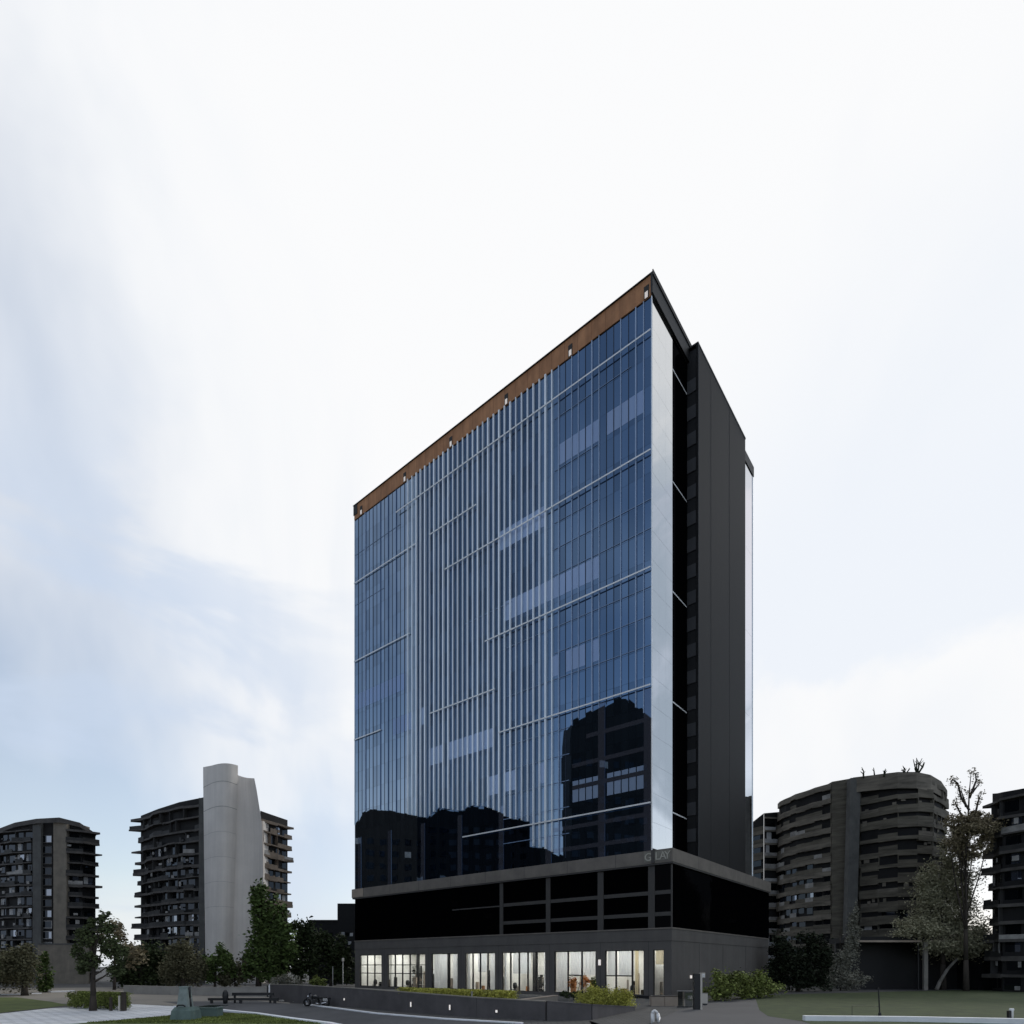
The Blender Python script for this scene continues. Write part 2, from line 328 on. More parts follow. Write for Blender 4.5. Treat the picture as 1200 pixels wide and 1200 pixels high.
kerb('kerb', gp([(205,1180.5),(230,1181.5),(254,1184.3),(300,1188.7),(345,1195.3),(385,1200.3),(440,1212)]), .5, .16, 'white kerb curving round the front lawn on the near side of the road')
kerb('kerb', gp([(357,1177.5),(385,1181),(440,1188.2),(520,1194.7),(612,1200)]), .35, .12, 'pale kerb on the far side of the road below the charcoal garden wall')
kerb('kerb', gp([(-60,1167.5),(0,1166.3),(27,1165.5)]), .8, .16, 'pale kerb strip at the far left edge of the left lawn')
kerb('kerb', gp([(32,1165.2),(47,1164.6)]), .8, .16, 'short pale kerb stone between the two small trees on the left')
kerb('kerb', gp([(58,1163),(86,1162)]), .8, .22, 'pale kerb strip between the sapling and the block hedge')

# ------------------------------------------------------------------ the office tower
U = Vector((-.776,.631,0)); Wd = Vector((.631,.776,0)); C0 = Vector((20.78,79,0)); RZ = math.atan2(-.631,.776)
def T(px): a = (px-CX)/F; return (20.78-79*a)/(.776+.631*a)
def Z(px, py): return H+(HZ-py)/F*(79+.631*T(px))
TW = thing('office_tower', 'tall blue glass office tower with vertical pale fins, brown eave and black podium', 'office building', tuple(C0), RZ)
XL, XR = -67.3, -2.78; ZB, ZT = 19.72, 93.55; YB = 37.8
# podium and body
MB().box(XL+.3, XR-.3, .35, YB-.3, ZB, ZT-.1).build('tower_body', 'backing', TW)
MB().box(XL, -.02, .4, 41.6, 9.5, 17.9).build('podium_body', 'backing', TW)
fl = (ZT-ZB)/19
levels = [ZB+i*fl for i in range(20)]
# glass curtain wall: 49 columns of panes in 7 bays, two storeys to a panel
NC = 56; pw = (XR-XL)/NC
blind = {}
def blind_run(px0, px1, zc, dens=1.0):
    f = int((zc-ZB)/fl); a, b = sorted((-T(px0), -T(px1)))
    for c in range(NC):
        xm = XL+(c+.5)*pw
        if a <= xm <= b and random.random() < dens: blind[(c,f)] = True
blind_run(652,700,79.2); blind_run(707,756,79.2); blind_run(587,641,71.0); blind_run(590,700,59.4); blind_run(418,476,56.2,.9)
blind_run(503,582,40.3,.9); blind_run(455,500,48.5,.8); blind_run(673,701,27.8); blind_run(708,757,27.8); blind_run(648,700,47,.45); blind_run(575,640,32,.5)
def tilt(): return random.gauss(0,.0016), random.gauss(0,.0018)
for b in range(7):
    for g in range(10):
        mb = MB(); runs = []
        for f in range(g*2, min(19, g*2+2)):
            for c in range(b*8, b*8+8):
                x0, x1 = XL+c*pw+.012, XL+(c+1)*pw-.012; z0, z1 = levels[f]+.012, levels[f+1]-.012
                tx, tz = tilt(); hx, hz = (x1-x0)/2*tx, (z1-z0)/2*tz
                t_ = mb
                if (c,f) in blind:      # blinds drawn to about three quarters; slat groups leave narrow dark gaps
                    zz = z0+(z1-z0)*.2
                    mb.quad((x0,-hx-hz,z0),(x1,hx-hz,z0),(x1,hx+hz,z1),(x0,-hx+hz,z1))
                    if (c-1,f) not in blind or c == b*8: bl = MB(); runs.append(bl)
                    bl.quad((x0+.08,-hx-.016,zz),(x1-.05,hx-.016,zz),(x1-.05,hx+hz-.016,z1),(x0+.08,-hx+hz-.016,z1)); continue
                t_.quad((x0,-hx-hz,z0),(x1,hx-hz,z0),(x1,hx+hz,z1),(x0,-hx+hz,z1))
        mb.build('glass_panel', 'glass_grey' if b <= 1 else 'glass_deep' if 2 <= b <= 4 else 'glass_blue', TW)
        for bl in runs: bl.build('drawn_blind', 'glass_blind', TW)
OUT = [[(414,969),(420,962),(425,952),(432,948),(447,949),(501,958.5)],[(501.1,959),(515.6,946.6),(541,950.7)],[(541.1,951),(552,944),(568,945),(591,954),(593,958.5),(621,963)],[(621.1,991),(640,995),(669,1008)]]
OX = [p[0] for q in OUT for p in q]; OY = [p[1] for q in OUT for p in q]
# vertical fins, palest and deepest in the middle of the facade
for c in range(NC+1):
    x = XL+c*pw; t = -x
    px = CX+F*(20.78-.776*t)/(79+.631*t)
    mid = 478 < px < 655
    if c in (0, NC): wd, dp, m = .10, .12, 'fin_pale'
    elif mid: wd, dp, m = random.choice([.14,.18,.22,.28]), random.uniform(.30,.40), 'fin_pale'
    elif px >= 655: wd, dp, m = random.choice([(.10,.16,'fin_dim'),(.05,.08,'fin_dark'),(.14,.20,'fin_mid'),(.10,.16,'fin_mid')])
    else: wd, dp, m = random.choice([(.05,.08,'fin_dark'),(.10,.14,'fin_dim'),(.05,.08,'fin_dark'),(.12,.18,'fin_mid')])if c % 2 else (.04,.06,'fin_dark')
    top = ZT-.02
    lo = Z(px, float(np.interp(px,[668,671,690,727,764],[868,846,836,817,842]))) if px > 668 else Z(px, float(np.interp(px,OX,OY)))
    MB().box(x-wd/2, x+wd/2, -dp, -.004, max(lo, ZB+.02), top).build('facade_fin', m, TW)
# transoms
def transom(px0, px1, z, m='transom', h=.16, dp=.39):
    a, b = sorted((-T(px0), -T(px1))); a = max(a, XL); b = min(b, XR)
    MB().box(a, b, -dp-.05, -dp if dp > .1 else -.006, z-h/2, z+h/2).build('transom', m, TW)
for px0, px1, z in ((466,764,88.8),(523,764,72.9),(570,764,57.35),(586,764,41.75),(544,764,26.1),(416,488,80.85),(416,481,65.2),(416,447,49.6),(505,582,49.0),(505,560,80.6)):
    transom(px0, px1, z, h=.20, dp=.42 if px1 > 490 else .2)
for z in [levels[i]+.3 for i in range(1,19)]:
    near = min(abs(z-q) for q in (88.8,72.9,57.35,41.75,26.1))
    if near < 1.6: continue
    if z < 42: transom(590, 667, z, 'floor_line', .10, .02)
    elif z < 70: transom(random.choice([648,650,590]) if z < 58 else 648, 763, z, 'floor_line', .10, .02)
    elif random.random() < .6: transom(650, random.choice([700,740]), z, 'floor_line', .07, .02)
transom(416, 470, 86.5, 'floor_line', .08, .0); transom(416, 450, 76.5, 'floor_line', .08, .0); transom(545, 600, 62, 'floor_line', .1, 0.02)
# structural columns and spandrels that show at the foot of the tower
cols = [3.4,10.5,19.7,29.0,38.2,47.4,56.6,65.8]
for t in cols[:3]: MB().box(-t-.55, -t+.55, -.05, -.003, ZB, 41.6 if t < 15 else 24).build('column', 'column_dark', TW)
for t in cols[3:]: MB().box(-t-.5, -t+.5, -.05, -.003, ZB, 30).build('column', 'column_dark', TW)
for z in (21.6, 24.7, 30.4, 33.6, 37.4): MB().box(-19.2 if z < 25 else -15.4 if z < 37 else -13, XR-.02, -.042, -.002, z-.3, z+.3).build('spandrel', 'column_dark', TW)
# right return glass
for g in range(10):
    mb = MB()
    for f in range(g*2, min(19, g*2+2)):
        for k in range(3):
            y0 = .02+k*2.13; y1 = y0+2.12; z0, z1 = levels[f]+.01, levels[f+1]-.01
            tx, tz = tilt(); hx, hz = .25*tx, .5*tz
            mb.quad((XR+hx*0-hx-hz,y0,z0),(XR+hx-hz,y1,z0),(XR+hx+hz,y1,z1),(XR-hx+hz,y0,z1))
    mb.build('return_glass', 'glass_return', TW)
for g in range(5): z0 = ZB+g*(ZT-ZB)/5; MB().box(XR-.2, XR-.01, 6.42, 11.40, z0+.01, z0+(ZT-ZB)/5-.01).build('core_reflection_panel', 'glass_black', TW)  # lift core's dark reflection painted as black panels in the return glass plane
for z in (88.8,72.9,57.35,41.75,26.1): MB().box(XR-.008, XR+.02, 6.45, 11.38, z-.09, z+.09).build('return_transom', 'transom', TW)
MB().box(XR-.06, XR+.06, -.10, .06, ZB, ZT).build('corner_trim', 'transom', TW)
# lift core on the right face
CXR = -1.09
MB().box(XR-.2, CXR, 11.75, 32.2, ZB, 95.3).box(CXR-.32, CXR, 11.44, 11.745, ZB, 95.3).build('lift_core', 'core', TW)
MB().box(XR, CXR-.325, 11.60, 11.74, ZB, 94.9).build('core_window', 'black', TW)
for i in range(19):
    z = levels[i]
    MB().box(XR+.02, CXR-.325, 11.46, 11.595, z-.95, z+.95).build('core_spandrel', 'core_spandrel', TW) if i else None
for y in (16.5, 24.5): MB().box(CXR+.002, CXR+.015, y-.03, y+.03, ZB, 95.2).build('core_seam', 'core', TW)
MB().box(CXR-.25, CXR+.12, 11.44, 11.52, ZB, 95.4).build('core_edge', 'core_spandrel', TW)
MB().box(XR-.2, CXR+.05, 11.40, 32.3, 95.3, 95.55).build('core_coping', 'black', TW)
# rear glass box behind the core
for g in range(5):
    z0 = ZB+g*(ZT-ZB)/5; z1 = z0+(ZT-ZB)/5
    MB().box(XR-.4, -1.98, 32.4, 38.9, z0+.01, z1-.01).build('rear_glass', 'glass_return', TW)
MB().box(-2.1, -1.9, 38.75, 38.95, ZB, ZT).build('rear_trim', 'fin_pale', TW)
# roof: clerestory, overhanging timber soffit, dark fascia, light notches
ZS = 96.35
MB().box(XL-.05, XR+.02, -.14, .3, ZT+.03, ZS).build('parapet', 'soffit', TW)
for i in range(1,28): MB().box(XL+i*2.3-.02, XL+i*2.3+.02, -.146, -.1402, ZT+.03, ZS-.02).build('parapet_seam', 'soffit_seam', TW)
MB().box(XL-.25, XR+.25, -.32, .4, ZS+.003, ZS+.12).build('parapet_cap', 'soffit_dark', TW)
MB().box(XL-.2, XL+1.0, -.24, -.145, ZT+.9, ZS-.02).build('parapet_end', 'soffit_dark', TW)
MB().box(XR+.022, XR+.30, -.42, 32.3, ZT+.03, ZS).build('side_parapet', 'black', TW)
MB().box(XR+.302, XR+.42, -.50, 32.3, ZS-.5, ZS+.12).build('side_cap', 'soffit_dark', TW)
MB().box(XR-.3, -1.85, 32.32, 39.3, ZT+.03, ZS-1.0).build('rear_parapet', 'black', TW)
MB().box(XL+.2, XR-.1, .5, YB, ZT-.05, ZT+.4).build('roof_slab', 'roof', TW)
for px in (759,669,594,529,475,424):
    x = -T(px) if px < 759 else -3.5
    nb = MB().box(x-.36, x+.36, -.19, -.1405, ZT+.10, ZT+1.75).build('notch', 'soffit_dark', TW)
    MB().box(x-.22, x+.22, -.22, -.193, ZT+.12, ZT+.95).build('lamp', 'notch_lamp', nb)
MB().box(XL-.02, XL+.1, -.02, YB, ZB, ZT).build('end_wall', 'glass_grey', TW)
# podium ledge, glass, grid
MB().box(XL-.35, .35, -.45, 41.9, 17.95, 19.70).build('ledge', 'ledge', TW)
MB().box(XL-.30, .30, -.40, 41.8, 17.72, 17.947).build('ledge_drip', 'podium_grid', TW)
MB().box(XL-.4, XL+3.2, -.5, -.452, 18.05, 19.65).build('ledge_end_panel', 'stone_beige', TW)
xe = [XL]+[-t for t in reversed(cols[1:-1])]+[0]
for a, b in zip(xe[:-1], xe[1:]): MB().box(a+.01, b-.01, 0, .3, 9.46, 17.7).build('podium_glass', 'glass_black', TW)
for k in range(4): MB().box(-.3, 0.0, .31+k*10.4, .31+(k+1)*10.4-.02, 9.46, 17.7).build('podium_glass', 'glass_black', TW)
for t, wdt in ((2.8,.95),(10.6,.95),(19.7,.8),(28.9,.7)): MB().box(-t-wdt/2, -t+wdt/2, -.12, -.003, 9.46, 17.71).build('podium_column', 'podium_grid', TW)
MB().box(-.06, .10, -.10, .08, 9.46, 17.71).build('podium_corner_post', 'podium_grid', TW)
for z in (14.1, 11.25):
    for a, b in ((-.07,-2.3),(-3.3,-10.1),(-11.1,-19.27),(-20.13,-28.5)): MB().box(b, a, -.09, -.004, z-.26, z+.26).build('podium_spandrel', 'podium_grid', TW)
MB().box(-40, -29.3, -.09, -.004, 13.9, 14.1).build('podium_spandrel', 'podium_grid', TW)
MB().box(XL-.15, .12, -.14, 41.7, 9.28, 9.455).build('band_cap', 'ledge', TW)
MB().box(XL-.05, .06, -.06, 41.6, 7.72, 9.275).build('band', 'plinth', TW)
# sign on the ledge by the near corner
MB().box(-3.7, -.05, -.49, -.453, 18.2, 19.55).build('sign_plate', 'sign_plate', TW)
for ch, x in (('G',-3.62),('L',-2.1),('A',-1.45),('Y',-.78)):
    cu = bpy.data.curves.new('letter', 'FONT'); cu.resolution_u = 4; cu.body = ch; cu.size = 1.45; cu.extrude = .03; cu.materials.append(M['letter'])
    tmp = bpy.data.objects.new('tmp', cu); COL.objects.link(tmp); bpy.context.view_layer.update(); me = bpy.data.meshes.new_from_object(tmp.evaluated_get(bpy.context.evaluated_depsgraph_get())); bpy.data.objects.remove(tmp)
    o = bpy.data.objects.new('sign_letter', me); COL.objects.link(o); o.parent = TW; o.location = (x, -.53, 18.36); o.rotation_euler = (math.radians(90),0,0)
MB().box(-2.62, -2.15, -.56, -.46, 17.98, 19.72).build('ledge_post', 'podium_grid', TW)
# ground floor: charcoal wall with eight shopfront windows and a lit lobby behind
wins = [(421.5,447),(454,498),(505.5,536),(545,580),(588,639),(649.5,698),(709,754.5),(765.5,778)]
ZW0, ZW1 = .45, 6.55; xs = [(-T(a), -T(b)) for a, b in wins]
gw = MB(); prev = XL
for a, b in xs:
    gw.box(prev, a, 0, .45, 0, 7.715); gw.box(a, b, 0, .45, ZW1, 7.715); gw.box(a, b, 0, .45, 0, ZW0); prev = b
gw.box(prev, 0, 0, .45, 0, 7.715)
gw.box(-.45, 0, .452, 41.5, 0, 7.715).box(XL, XL+.45, .452, 41.5, 0, 7.715).box(XL+.452, -.452, 41.1, 41.5, 0, 7.715)
gw.build('ground_floor_wall', 'plinth', TW)
for y in (9.2, 18.5, 29.0): MB().box(.002, .012, y-.03, y+.03, 0, 7.6).build('wall_joint', 'black', TW)
lob = MB().box(XL+.46, -.46, 7.6, 7.8, 0, 7.2).build('lobby_back_wall', 'wall_in', TW)
MB().box(XL+.46, -.46, .46, 7.59, .02, .12).build('lobby_floor', 'floor_in', TW)
MB().box(XL+.46, -.46, .46, 7.59, 7.2, 7.4).build('lobby_ceiling', 'wall_in', TW)
MB().box(XL+.462, XL+.56, .5, 7.5, .13, 7.15).build('lobby_partition', 'wall_in', TW)
for a, b in xs: MB().box(a+.3 if b < -3 else a-.2, b-.3 if b < -3 else b+.9, 2.0, 5.2, 7.10, 7.18).build('ceiling_light', 'lit', TW)
for i, (a, b) in enumerate(xs):     # goods, counters and coloured panels standing in the shops
    for k in range(5):
        x = a-1.2+(b-a+1.5)*k/5+random.uniform(0,.5); y = random.uniform(2.2,6.2); h_ = random.choice([.9,1.1,1.5,2.1]); w_ = random.uniform(.4,1.3)
        MB().box(x, x+w_, y, y+.4, .13, .13+h_).build('shop_counter', random.choice(['frame','bark','stone_beige','floor_in','soffit','metal_grey']), TW)
for i in range(len(xs)-1):
    x = (xs[i][1]+xs[i+1][0])/2; MB().box(x-.12, x+.12, 1.6, 7.58, .13, 7.19).build('lobby_partition', 'wall_in', TW)
for k in range(26):
    x = XL+2+k*2.45+random.uniform(-.4,.4); hh = random.choice([2.2,2.4,3.2,1.2]); z_ = .13 if hh > 1.5 else random.uniform(1.6,3.4)
    MB().box(x, x+random.uniform(.6,1.5), 7.52, 7.59, z_, z_+hh).build('lobby_wall_panel', random.choice(['frame','floor_in','stone_beige','frame','bark']), TW)
for k in range(9): MB().box(XL+5+k*7.1, XL+5.5+k*7.1, 5.4, 5.9, .13, 7.19).build('lobby_column', 'metal_dark' if k % 2 else 'wall_in', TW)
mull = [3,5,3,4,5,3,3,1]
for i, (a, b) in enumerate(xs):
    wn = MB(); n = mull[i]; e = .09
    wn.box(a, a+e, .1, .3, ZW0, ZW1).box(b-e, b, .1, .3, ZW0, ZW1).box(a+e, b-e, .1, .3, ZW1-e, ZW1).box(a+e, b-e, .1, .3, ZW0, ZW0+e)
    ed = [a+(b-a)*k/n for k in range(n+1)]
    if i == 6: ed = [a, a+(b-a)*.28, a+(b-a)*.70, b]
    if i == 2: ed = [a, a+(b-a)*.62, a+(b-a)*.68, b]
    for x in ed[1:-1]: wn.box(x-.10, x+.10, .1, .3, ZW0+e, ZW1-e)
    if i in (0,1):
        for z in (4.6, 3.0): wn.box(a+e, b-e, .13, .27, z-.07, z+.07)
    if i in (5,6): wn.box(a+e if i == 6 else ed[1], ed[2], .13, .27, 2.95, 3.12)
    fr_ = wn.build('shopfront_window', 'frame', TW)
    MB().box(a+.02, b-.02, .19, .2, ZW0+.02, ZW1-.02).build('pane', 'lobby_glass', fr_)
    def drape(x0, x1, m='curtain', z0=.5, y=.75):
        mb = MB(); n_ = max(6, int((x1-x0)/.16)); vs = []
        for k in range(n_+1):
            xx = x0+(x1-x0)*k/n_; yy = y+.10*math.sin(k*1.9)+.04*math.sin(k*.7)
            vs += [(xx,yy,z0),(xx,yy,ZW1+.2)]
        mb.add(vs, [(2*k,2*k+2,2*k+3,2*k+1) for k in range(n_)]); mb.build('curtain', m, fr_, smooth=True)
    if i == 2: drape(a, a+(b-a)*.6); drape(a+(b-a)*.72, b)
    if i == 3: drape(a, a+.5); drape(a+(b-a)*.34, a+(b-a)*.62, z0=3.4); drape(a+(b-a)*.75, b)
    if i == 4: drape(a+(b-a)*.2, a+(b-a)*.62, z0=3.2); drape(a, a+.4); drape(b-.8, b)
    if i == 5: drape(a, a+(b-a)*.3); drape(a+(b-a)*.33, a+(b-a)*.66, z0=3.05); drape(a+(b-a)*.68, b, z0=3.1)
    if i == 6: drape(a, ed[1]-.1, z0=3.1); drape(ed[1]+.1, ed[2]-.1, z0=3.1); drape(ed[2]+.1, ed[2]+.7, 'curtain_warm'); 
    if i == 7: drape(a, b, 'curtain_warm', z0=4.6)
MB().box(-T(703)-.14, -T(703)+.14, -.22, -.004, 4.5, 5.3).build('wall_lamp', 'lamp_white', TW)
sx = (79*(809-CX)/F-20.78)/(.631-.776*(809-CX)/F)
MB().box(.004, .2, sx-.13, sx+.13, 2.7, 3.1).build('wall_lamp', 'lamp_white', TW)
MB().box(-9.3, 0.02, -.06, -.003, .02, .42).build('plinth_strip', 'black', TW)
def L2W(x, y, z=0): return tuple(C0+Vector((x*.776+y*.631, -x*.631+y*.776, z)))

# lobby furniture (stands inside, so each piece is a thing)
def table(x, y, label, w_=1.8):
    t = thing('lobby_table', label, 'table', L2W(x,y,.12), RZ, 'lobby tables behind the shopfront')
    MB().box(-w_/2,w_/2,-.45,.45,.74,.80).build('table_top','floor_in',t)
    for sx_ in (-1,1):
        for sy in (-1,1): MB().box(sx_*(w_/2-.1)-.03,sx_*(w_/2-.1)+.03,sy*.38-.03,sy*.38+.03,0,.738).build('leg','metal_dark',t)
def shelf(x, y, label, w_=3.2, h_=4.2):
    t = thing('display_shelf', label, 'shelf', L2W(x,y,.13), RZ, 'display shelves in the lobby'); f_ = MB()
    for i in range(5): f_.box(-w_/2,w_/2,-.2,.2,.3+i*(h_-.4)/4,.36+i*(h_-.4)/4)
    for sx_ in (-1,1): f_.box(sx_*w_/2-.04,sx_*w_/2+.04,-.2,.2,0,h_+.1)
    f_.build('shelf_frame','metal_dark',t); gd = MB()
    for i in range(4):
        xx = -w_/2+.1
        while xx < w_/2-.5:
            ww = random.uniform(.2,.6); hh = random.uniform(.25,.75)
            if random.random() < .75: gd.box(xx,xx+ww,-.15,.15,.365+i*(h_-.4)/4,.365+hh+i*(h_-.4)/4,random.choice([0,0,1,2,3]))
            xx += ww+.05
    gd.build('shelf_goods',['metal_dark','stone_beige','white','floor_in'],t)
def chair(x, y, label, rz=0):
    t = thing('lobby_chair', label, 'chair', L2W(x,y,.12), RZ+rz, 'dark lobby chairs behind the shopfront')
    MB().box(-.3,.3,-.3,.3,.45,.55).build('seat','metal_dark',t)
    MB().lathe([(.05,.56),(.33,.7),(.38,1.1),(.30,1.5),(.12,1.62)],12,(0,.3)).build('backrest','metal_dark',t,smooth=True)
    MB().tube((0,0,.02),(0,0,.449),.05).lathe([(.28,0),(.28,.03)],12).build('pedestal','chrome',t)
mid_ = lambda i, f=.5: xs[i][0]+(xs[i][1]-xs[i][0])*f
table(mid_(0), 3, 'table behind the leftmost shopfront window'); table(mid_(1), 3.2, 'long table behind the second shopfront window from the left', 3.5)
table(mid_(4,.75), 3, 'table behind the five-pane middle shopfront window'); table(mid_(6,.25), 2.6, 'table beside the round-backed chair behind the seventh window')
chair(mid_(6,.5), 2.2, 'dark round-backed chair behind the seventh shopfront window'); chair(mid_(2,.66), 2.2, 'dark chair in the gap of the white curtains in the third window')
chair(mid_(3,.5), 2.4, 'brown dark chair under the half curtain of the fourth window'); chair(mid_(4,.12), 1.8, 'dark chair at the left end of the five-pane window')
shelf(mid_(0,-.3), 6.9, 'dark display shelf seen through the leftmost window', 4); shelf(mid_(1,.0), 7.0, 'wide dark display shelf on the left in the second window', 3.4); shelf(mid_(1,.45), 7.0, 'display shelf on the right in the second window', 2.6, 3.6)
shelf(mid_(3,.1), 7.1, 'display shelf behind the fourth shopfront window', 2.6, 3.4); shelf(mid_(4,.35), 7.1, 'low display shelf behind the five-pane window', 3.6, 2.8); shelf(mid_(7,-.2), 5.5, 'pale goods shelf in the narrow window by the corner', 1.8, 3.2)
chair(mid_(1,.3), 2.0, 'dark chair left of the long table in the second window'); chair(mid_(0,.3), 2.0, 'dark chair before the table in the leftmost window')

# ------------------------------------------------------------------ foliage
def leaves(mb, blobs, n, size, flat=.55, shell=.5, mi=0, clumps=14, zmax=1e9):
    vol = np.array([b[3]*b[4]*b[5] for b in blobs])**.66; vol = vol/vol.sum()
    for b, fr_ in zip(blobs, vol):
        k = max(20, int(n*fr_)); nc = max(4, int(clumps*max(1, fr_*len(blobs))))
        dv = rng.normal(size=(nc,3)); dv /= np.linalg.norm(dv,axis=1)[:,None]
        rad = rng.uniform(shell,1.05,size=nc)[:,None]
        cc = dv*rad; cs = rng.uniform(.16,.36,size=nc)
        idx = rng.integers(0,nc,size=k)
        pos = cc[idx]+rng.normal(size=(k,3))*cs[idx][:,None]*.75
        pos = pos*np.array(b[3:6])+np.array(b[0:3])
        pos = pos[(pos[:,2] > .05) & (pos[:,2] < zmax)]; k = len(pos)
        a = rng.normal(size=(k,3)); a[:,2] *= flat; a /= np.linalg.norm(a,axis=1)[:,None]
        c = np.cross(a, rng.normal(size=(k,3))); c /= np.linalg.norm(c,axis=1)[:,None]+1e-9
        s = size*rng.uniform(.55,1.35,size=k)[:,None]
        q = np.stack([pos-a*s, pos-c*s*.55, pos+a*s, pos+c*s*.55], 1).reshape(-1,3)
        o = len(mb.v); mb.v += [tuple(p) for p in q.tolist()]
        mb.f += [(o+4*i,o+4*i+1,o+4*i+2,o+4*i+3) for i in range(k)]; mb.m += [mi]*k
def tree(name, label, base, blobs, n, size, m, trunk_r=.25, trunk_top=None, limbs=5, group=None, lean=(0,0), shell=.45, clumps=14, cat='tree', ms=None):
    t = thing(name, label, cat, base, 0, group)
    top = trunk_top or max(b[2] for b in blobs)
    mb = MB(); pts = []; rs = []
    for i in range(6):
        f = i/5; pts.append((lean[0]*f+random.uniform(-.1,.1)*f*2, lean[1]*f, top*f-.05*(i==0))); rs.append(trunk_r*(1.25-.95*f) if i else trunk_r*1.5)
    mb.path(pts, rs, 9)
    for k in range(limbs):
        b = random.choice(blobs); f = random.uniform(.35,.9); s = Vector((lean[0]*f, lean[1]*f, top*f))
        e = Vector((b[0]+random.uniform(-.7,.7)*b[3], b[1]+random.uniform(-.7,.7)*b[4], b[2]+random.uniform(-.2,.7)*b[5]))
        m_ = (s+e)/2+Vector((0,0,-.05*(e-s).length)); r = trunk_r*(1.1-f)*.6+.02
        mb.path([s,m_,e],[r,r*.65,r*.2],6)
    mb.build('trunk', 'bark', t, smooth=True)
    fo = MB(); leaves(fo, blobs, n, size, shell=shell, clumps=clumps); fo.build('crown', m, t)
    return t
def px_tree(name, label, px, py_base, d, blobs_px, n, size, m, ydep=.7, **k):
    """crown ellipsoids measured in photograph pixels (px, py, rx, ry), built round a trunk standing at depth d"""
    mpp = d/F; bx = (px-CX)*mpp
    bl = [((b[0]-px)*mpp, random.uniform(-.3,.3)*b[2]*mpp, H+(HZ-b[1])*mpp, b[2]*mpp, b[2]*mpp*ydep, b[3]*mpp) for b in blobs_px]
    return tree(name, label, (bx, d, 0), bl, n, size, m, **k)
px_tree('pale_tree','low rounded olive tree at the far left edge under the left tower',29,1168,90,[(2,1138,34,26),(30,1132,16,22),(-25,1135,30,28),(18,1120,24,14)],13000,.22,'leaf_olive',trunk_r=.35,trunk_top=6,clumps=26,shell=.2)
px_tree('sapling','narrow dark green sapling in front of the beige wall',54,1163,101,[(53,1142,9,20),(54,1125,6,9),(52,1152,8,9)],1500,.26,'leaf_mid',trunk_r=.14)
px_tree('broadleaf_tree','dark broadleaf tree with open crown standing on the pale path edge',109,1185,59.5,[(104,1098,15,13),(92,1116,9,9),(124,1086,10,11),(130,1108,13,13),(108,1126,13,9),(140,1120,9,14),(119,1072,6,7),(96,1136,9,6),(134,1136,11,7),(111,1082,8,8)],6500,.15,'leaf_near',trunk_r=.24,trunk_top=7.5,limbs=14,clumps=11,shell=.45)
px_tree('broadleaf_tree','thin-topped olive tree between the two left towers',134,1158,112,[(132,1084,9,10),(142,1095,8,9),(130,1100,12,12),(150,1120,18,14)],1600,.34,'leaf_brown',trunk_r=.2,limbs=9,clumps=9)
px_tree('round_tree','broad dark round tree left of the green stone pedestal',165,1157,122,[(165,1130,28,26),(190,1132,20,20),(145,1132,16,22),(178,1118,18,12),(150,1145,20,12),(185,1148,20,10)],11000,.32,'leaf_dark',trunk_r=.35,clumps=24,shell=.2)
px_tree('round_tree','olive round tree directly behind the green stone pedestal',214,1158,118,[(214,1132,24,24),(200,1140,14,16),(230,1138,12,16),(212,1116,14,12)],12000,.22,'leaf_olive',trunk_r=.35,clumps=26,shell=.2)
px_tree('shrub_tree','bright leafy tree before the foot of the pale concrete shaft',252,1158,120,[(250,1128,12,16),(262,1122,14,13),(246,1142,12,12),(270,1134,10,12)],3000,.34,'leaf_mid',trunk_r=.2)
px_tree('shrub_tree','olive shrub between the pale shaft and the poplar',275,1157,121,[(275,1142,14,13),(288,1138,12,16),(262,1146,10,9)],2600,.32,'leaf_olive',trunk_r=.15,clumps=20)
px_tree('poplar','tall leafy poplar right of the pale concrete shaft',303,1157,119,[(303,1052,11,22),(312,1068,15,24),(304,1088,17,26),(325,1085,17,22),(310,1115,22,26),(332,1110,16,26),(298,1128,12,18),(318,1138,20,14)],9500,.40,'leaf_mid',trunk_r=.4,limbs=10,clumps=18,shell=.4)
px_tree('round_tree','dark tree right of the poplar with bumpy top',352,1156,126,[(348,1100,14,20),(362,1096,14,18),(352,1125,20,22),(338,1120,10,18)],5200,.38,'leaf_dark',trunk_r=.3,clumps=18)
px_tree('round_tree','dark tree beside the low dark block left of the glass tower',388,1156,131,[(380,1108,14,18),(396,1118,14,18),(385,1132,20,18),(405,1135,12,18)],5200,.38,'leaf_dark',trunk_r=.3,clumps=18)
for px, r, lab in ((328,8,'small grey shrub above the left end of the charcoal wall'),(341,11,'rounded grey green shrub behind the charcoal wall'),(372,8,'yellowish low shrub behind the charcoal wall near the lamp post')):
    px_tree('low_shrub',lab,px,1156,112,[(px,1153-r*.4,r,r*.8),(px+r*.7,1153,r*.7,r*.6)],900,.22,'leaf_grey' if px < 370 else 'leaf_bush',trunk_r=.05,limbs=3,cat='shrub')
px_tree('dark_tree','black green tree between the tower plinth and the round block',935,1160,104,[(915,1118,16,24),(940,1112,20,20),(962,1125,16,26),(930,1140,22,20),(956,1146,20,14),(912,1142,10,20)],8500,.30,'leaf_black',trunk_r=.3,clumps=20)
px_tree('climber','grey green climber swallowing the foot of the concrete pillar',985,1159,108,[(992,1148,20,11),(984,1130,13,22),(998,1108,9,26),(972,1150,14,9),(1002,1080,6,24)],9000,.20,'leaf_grey',trunk_r=.1,clumps=26,shell=.2,cat='climbing plant')
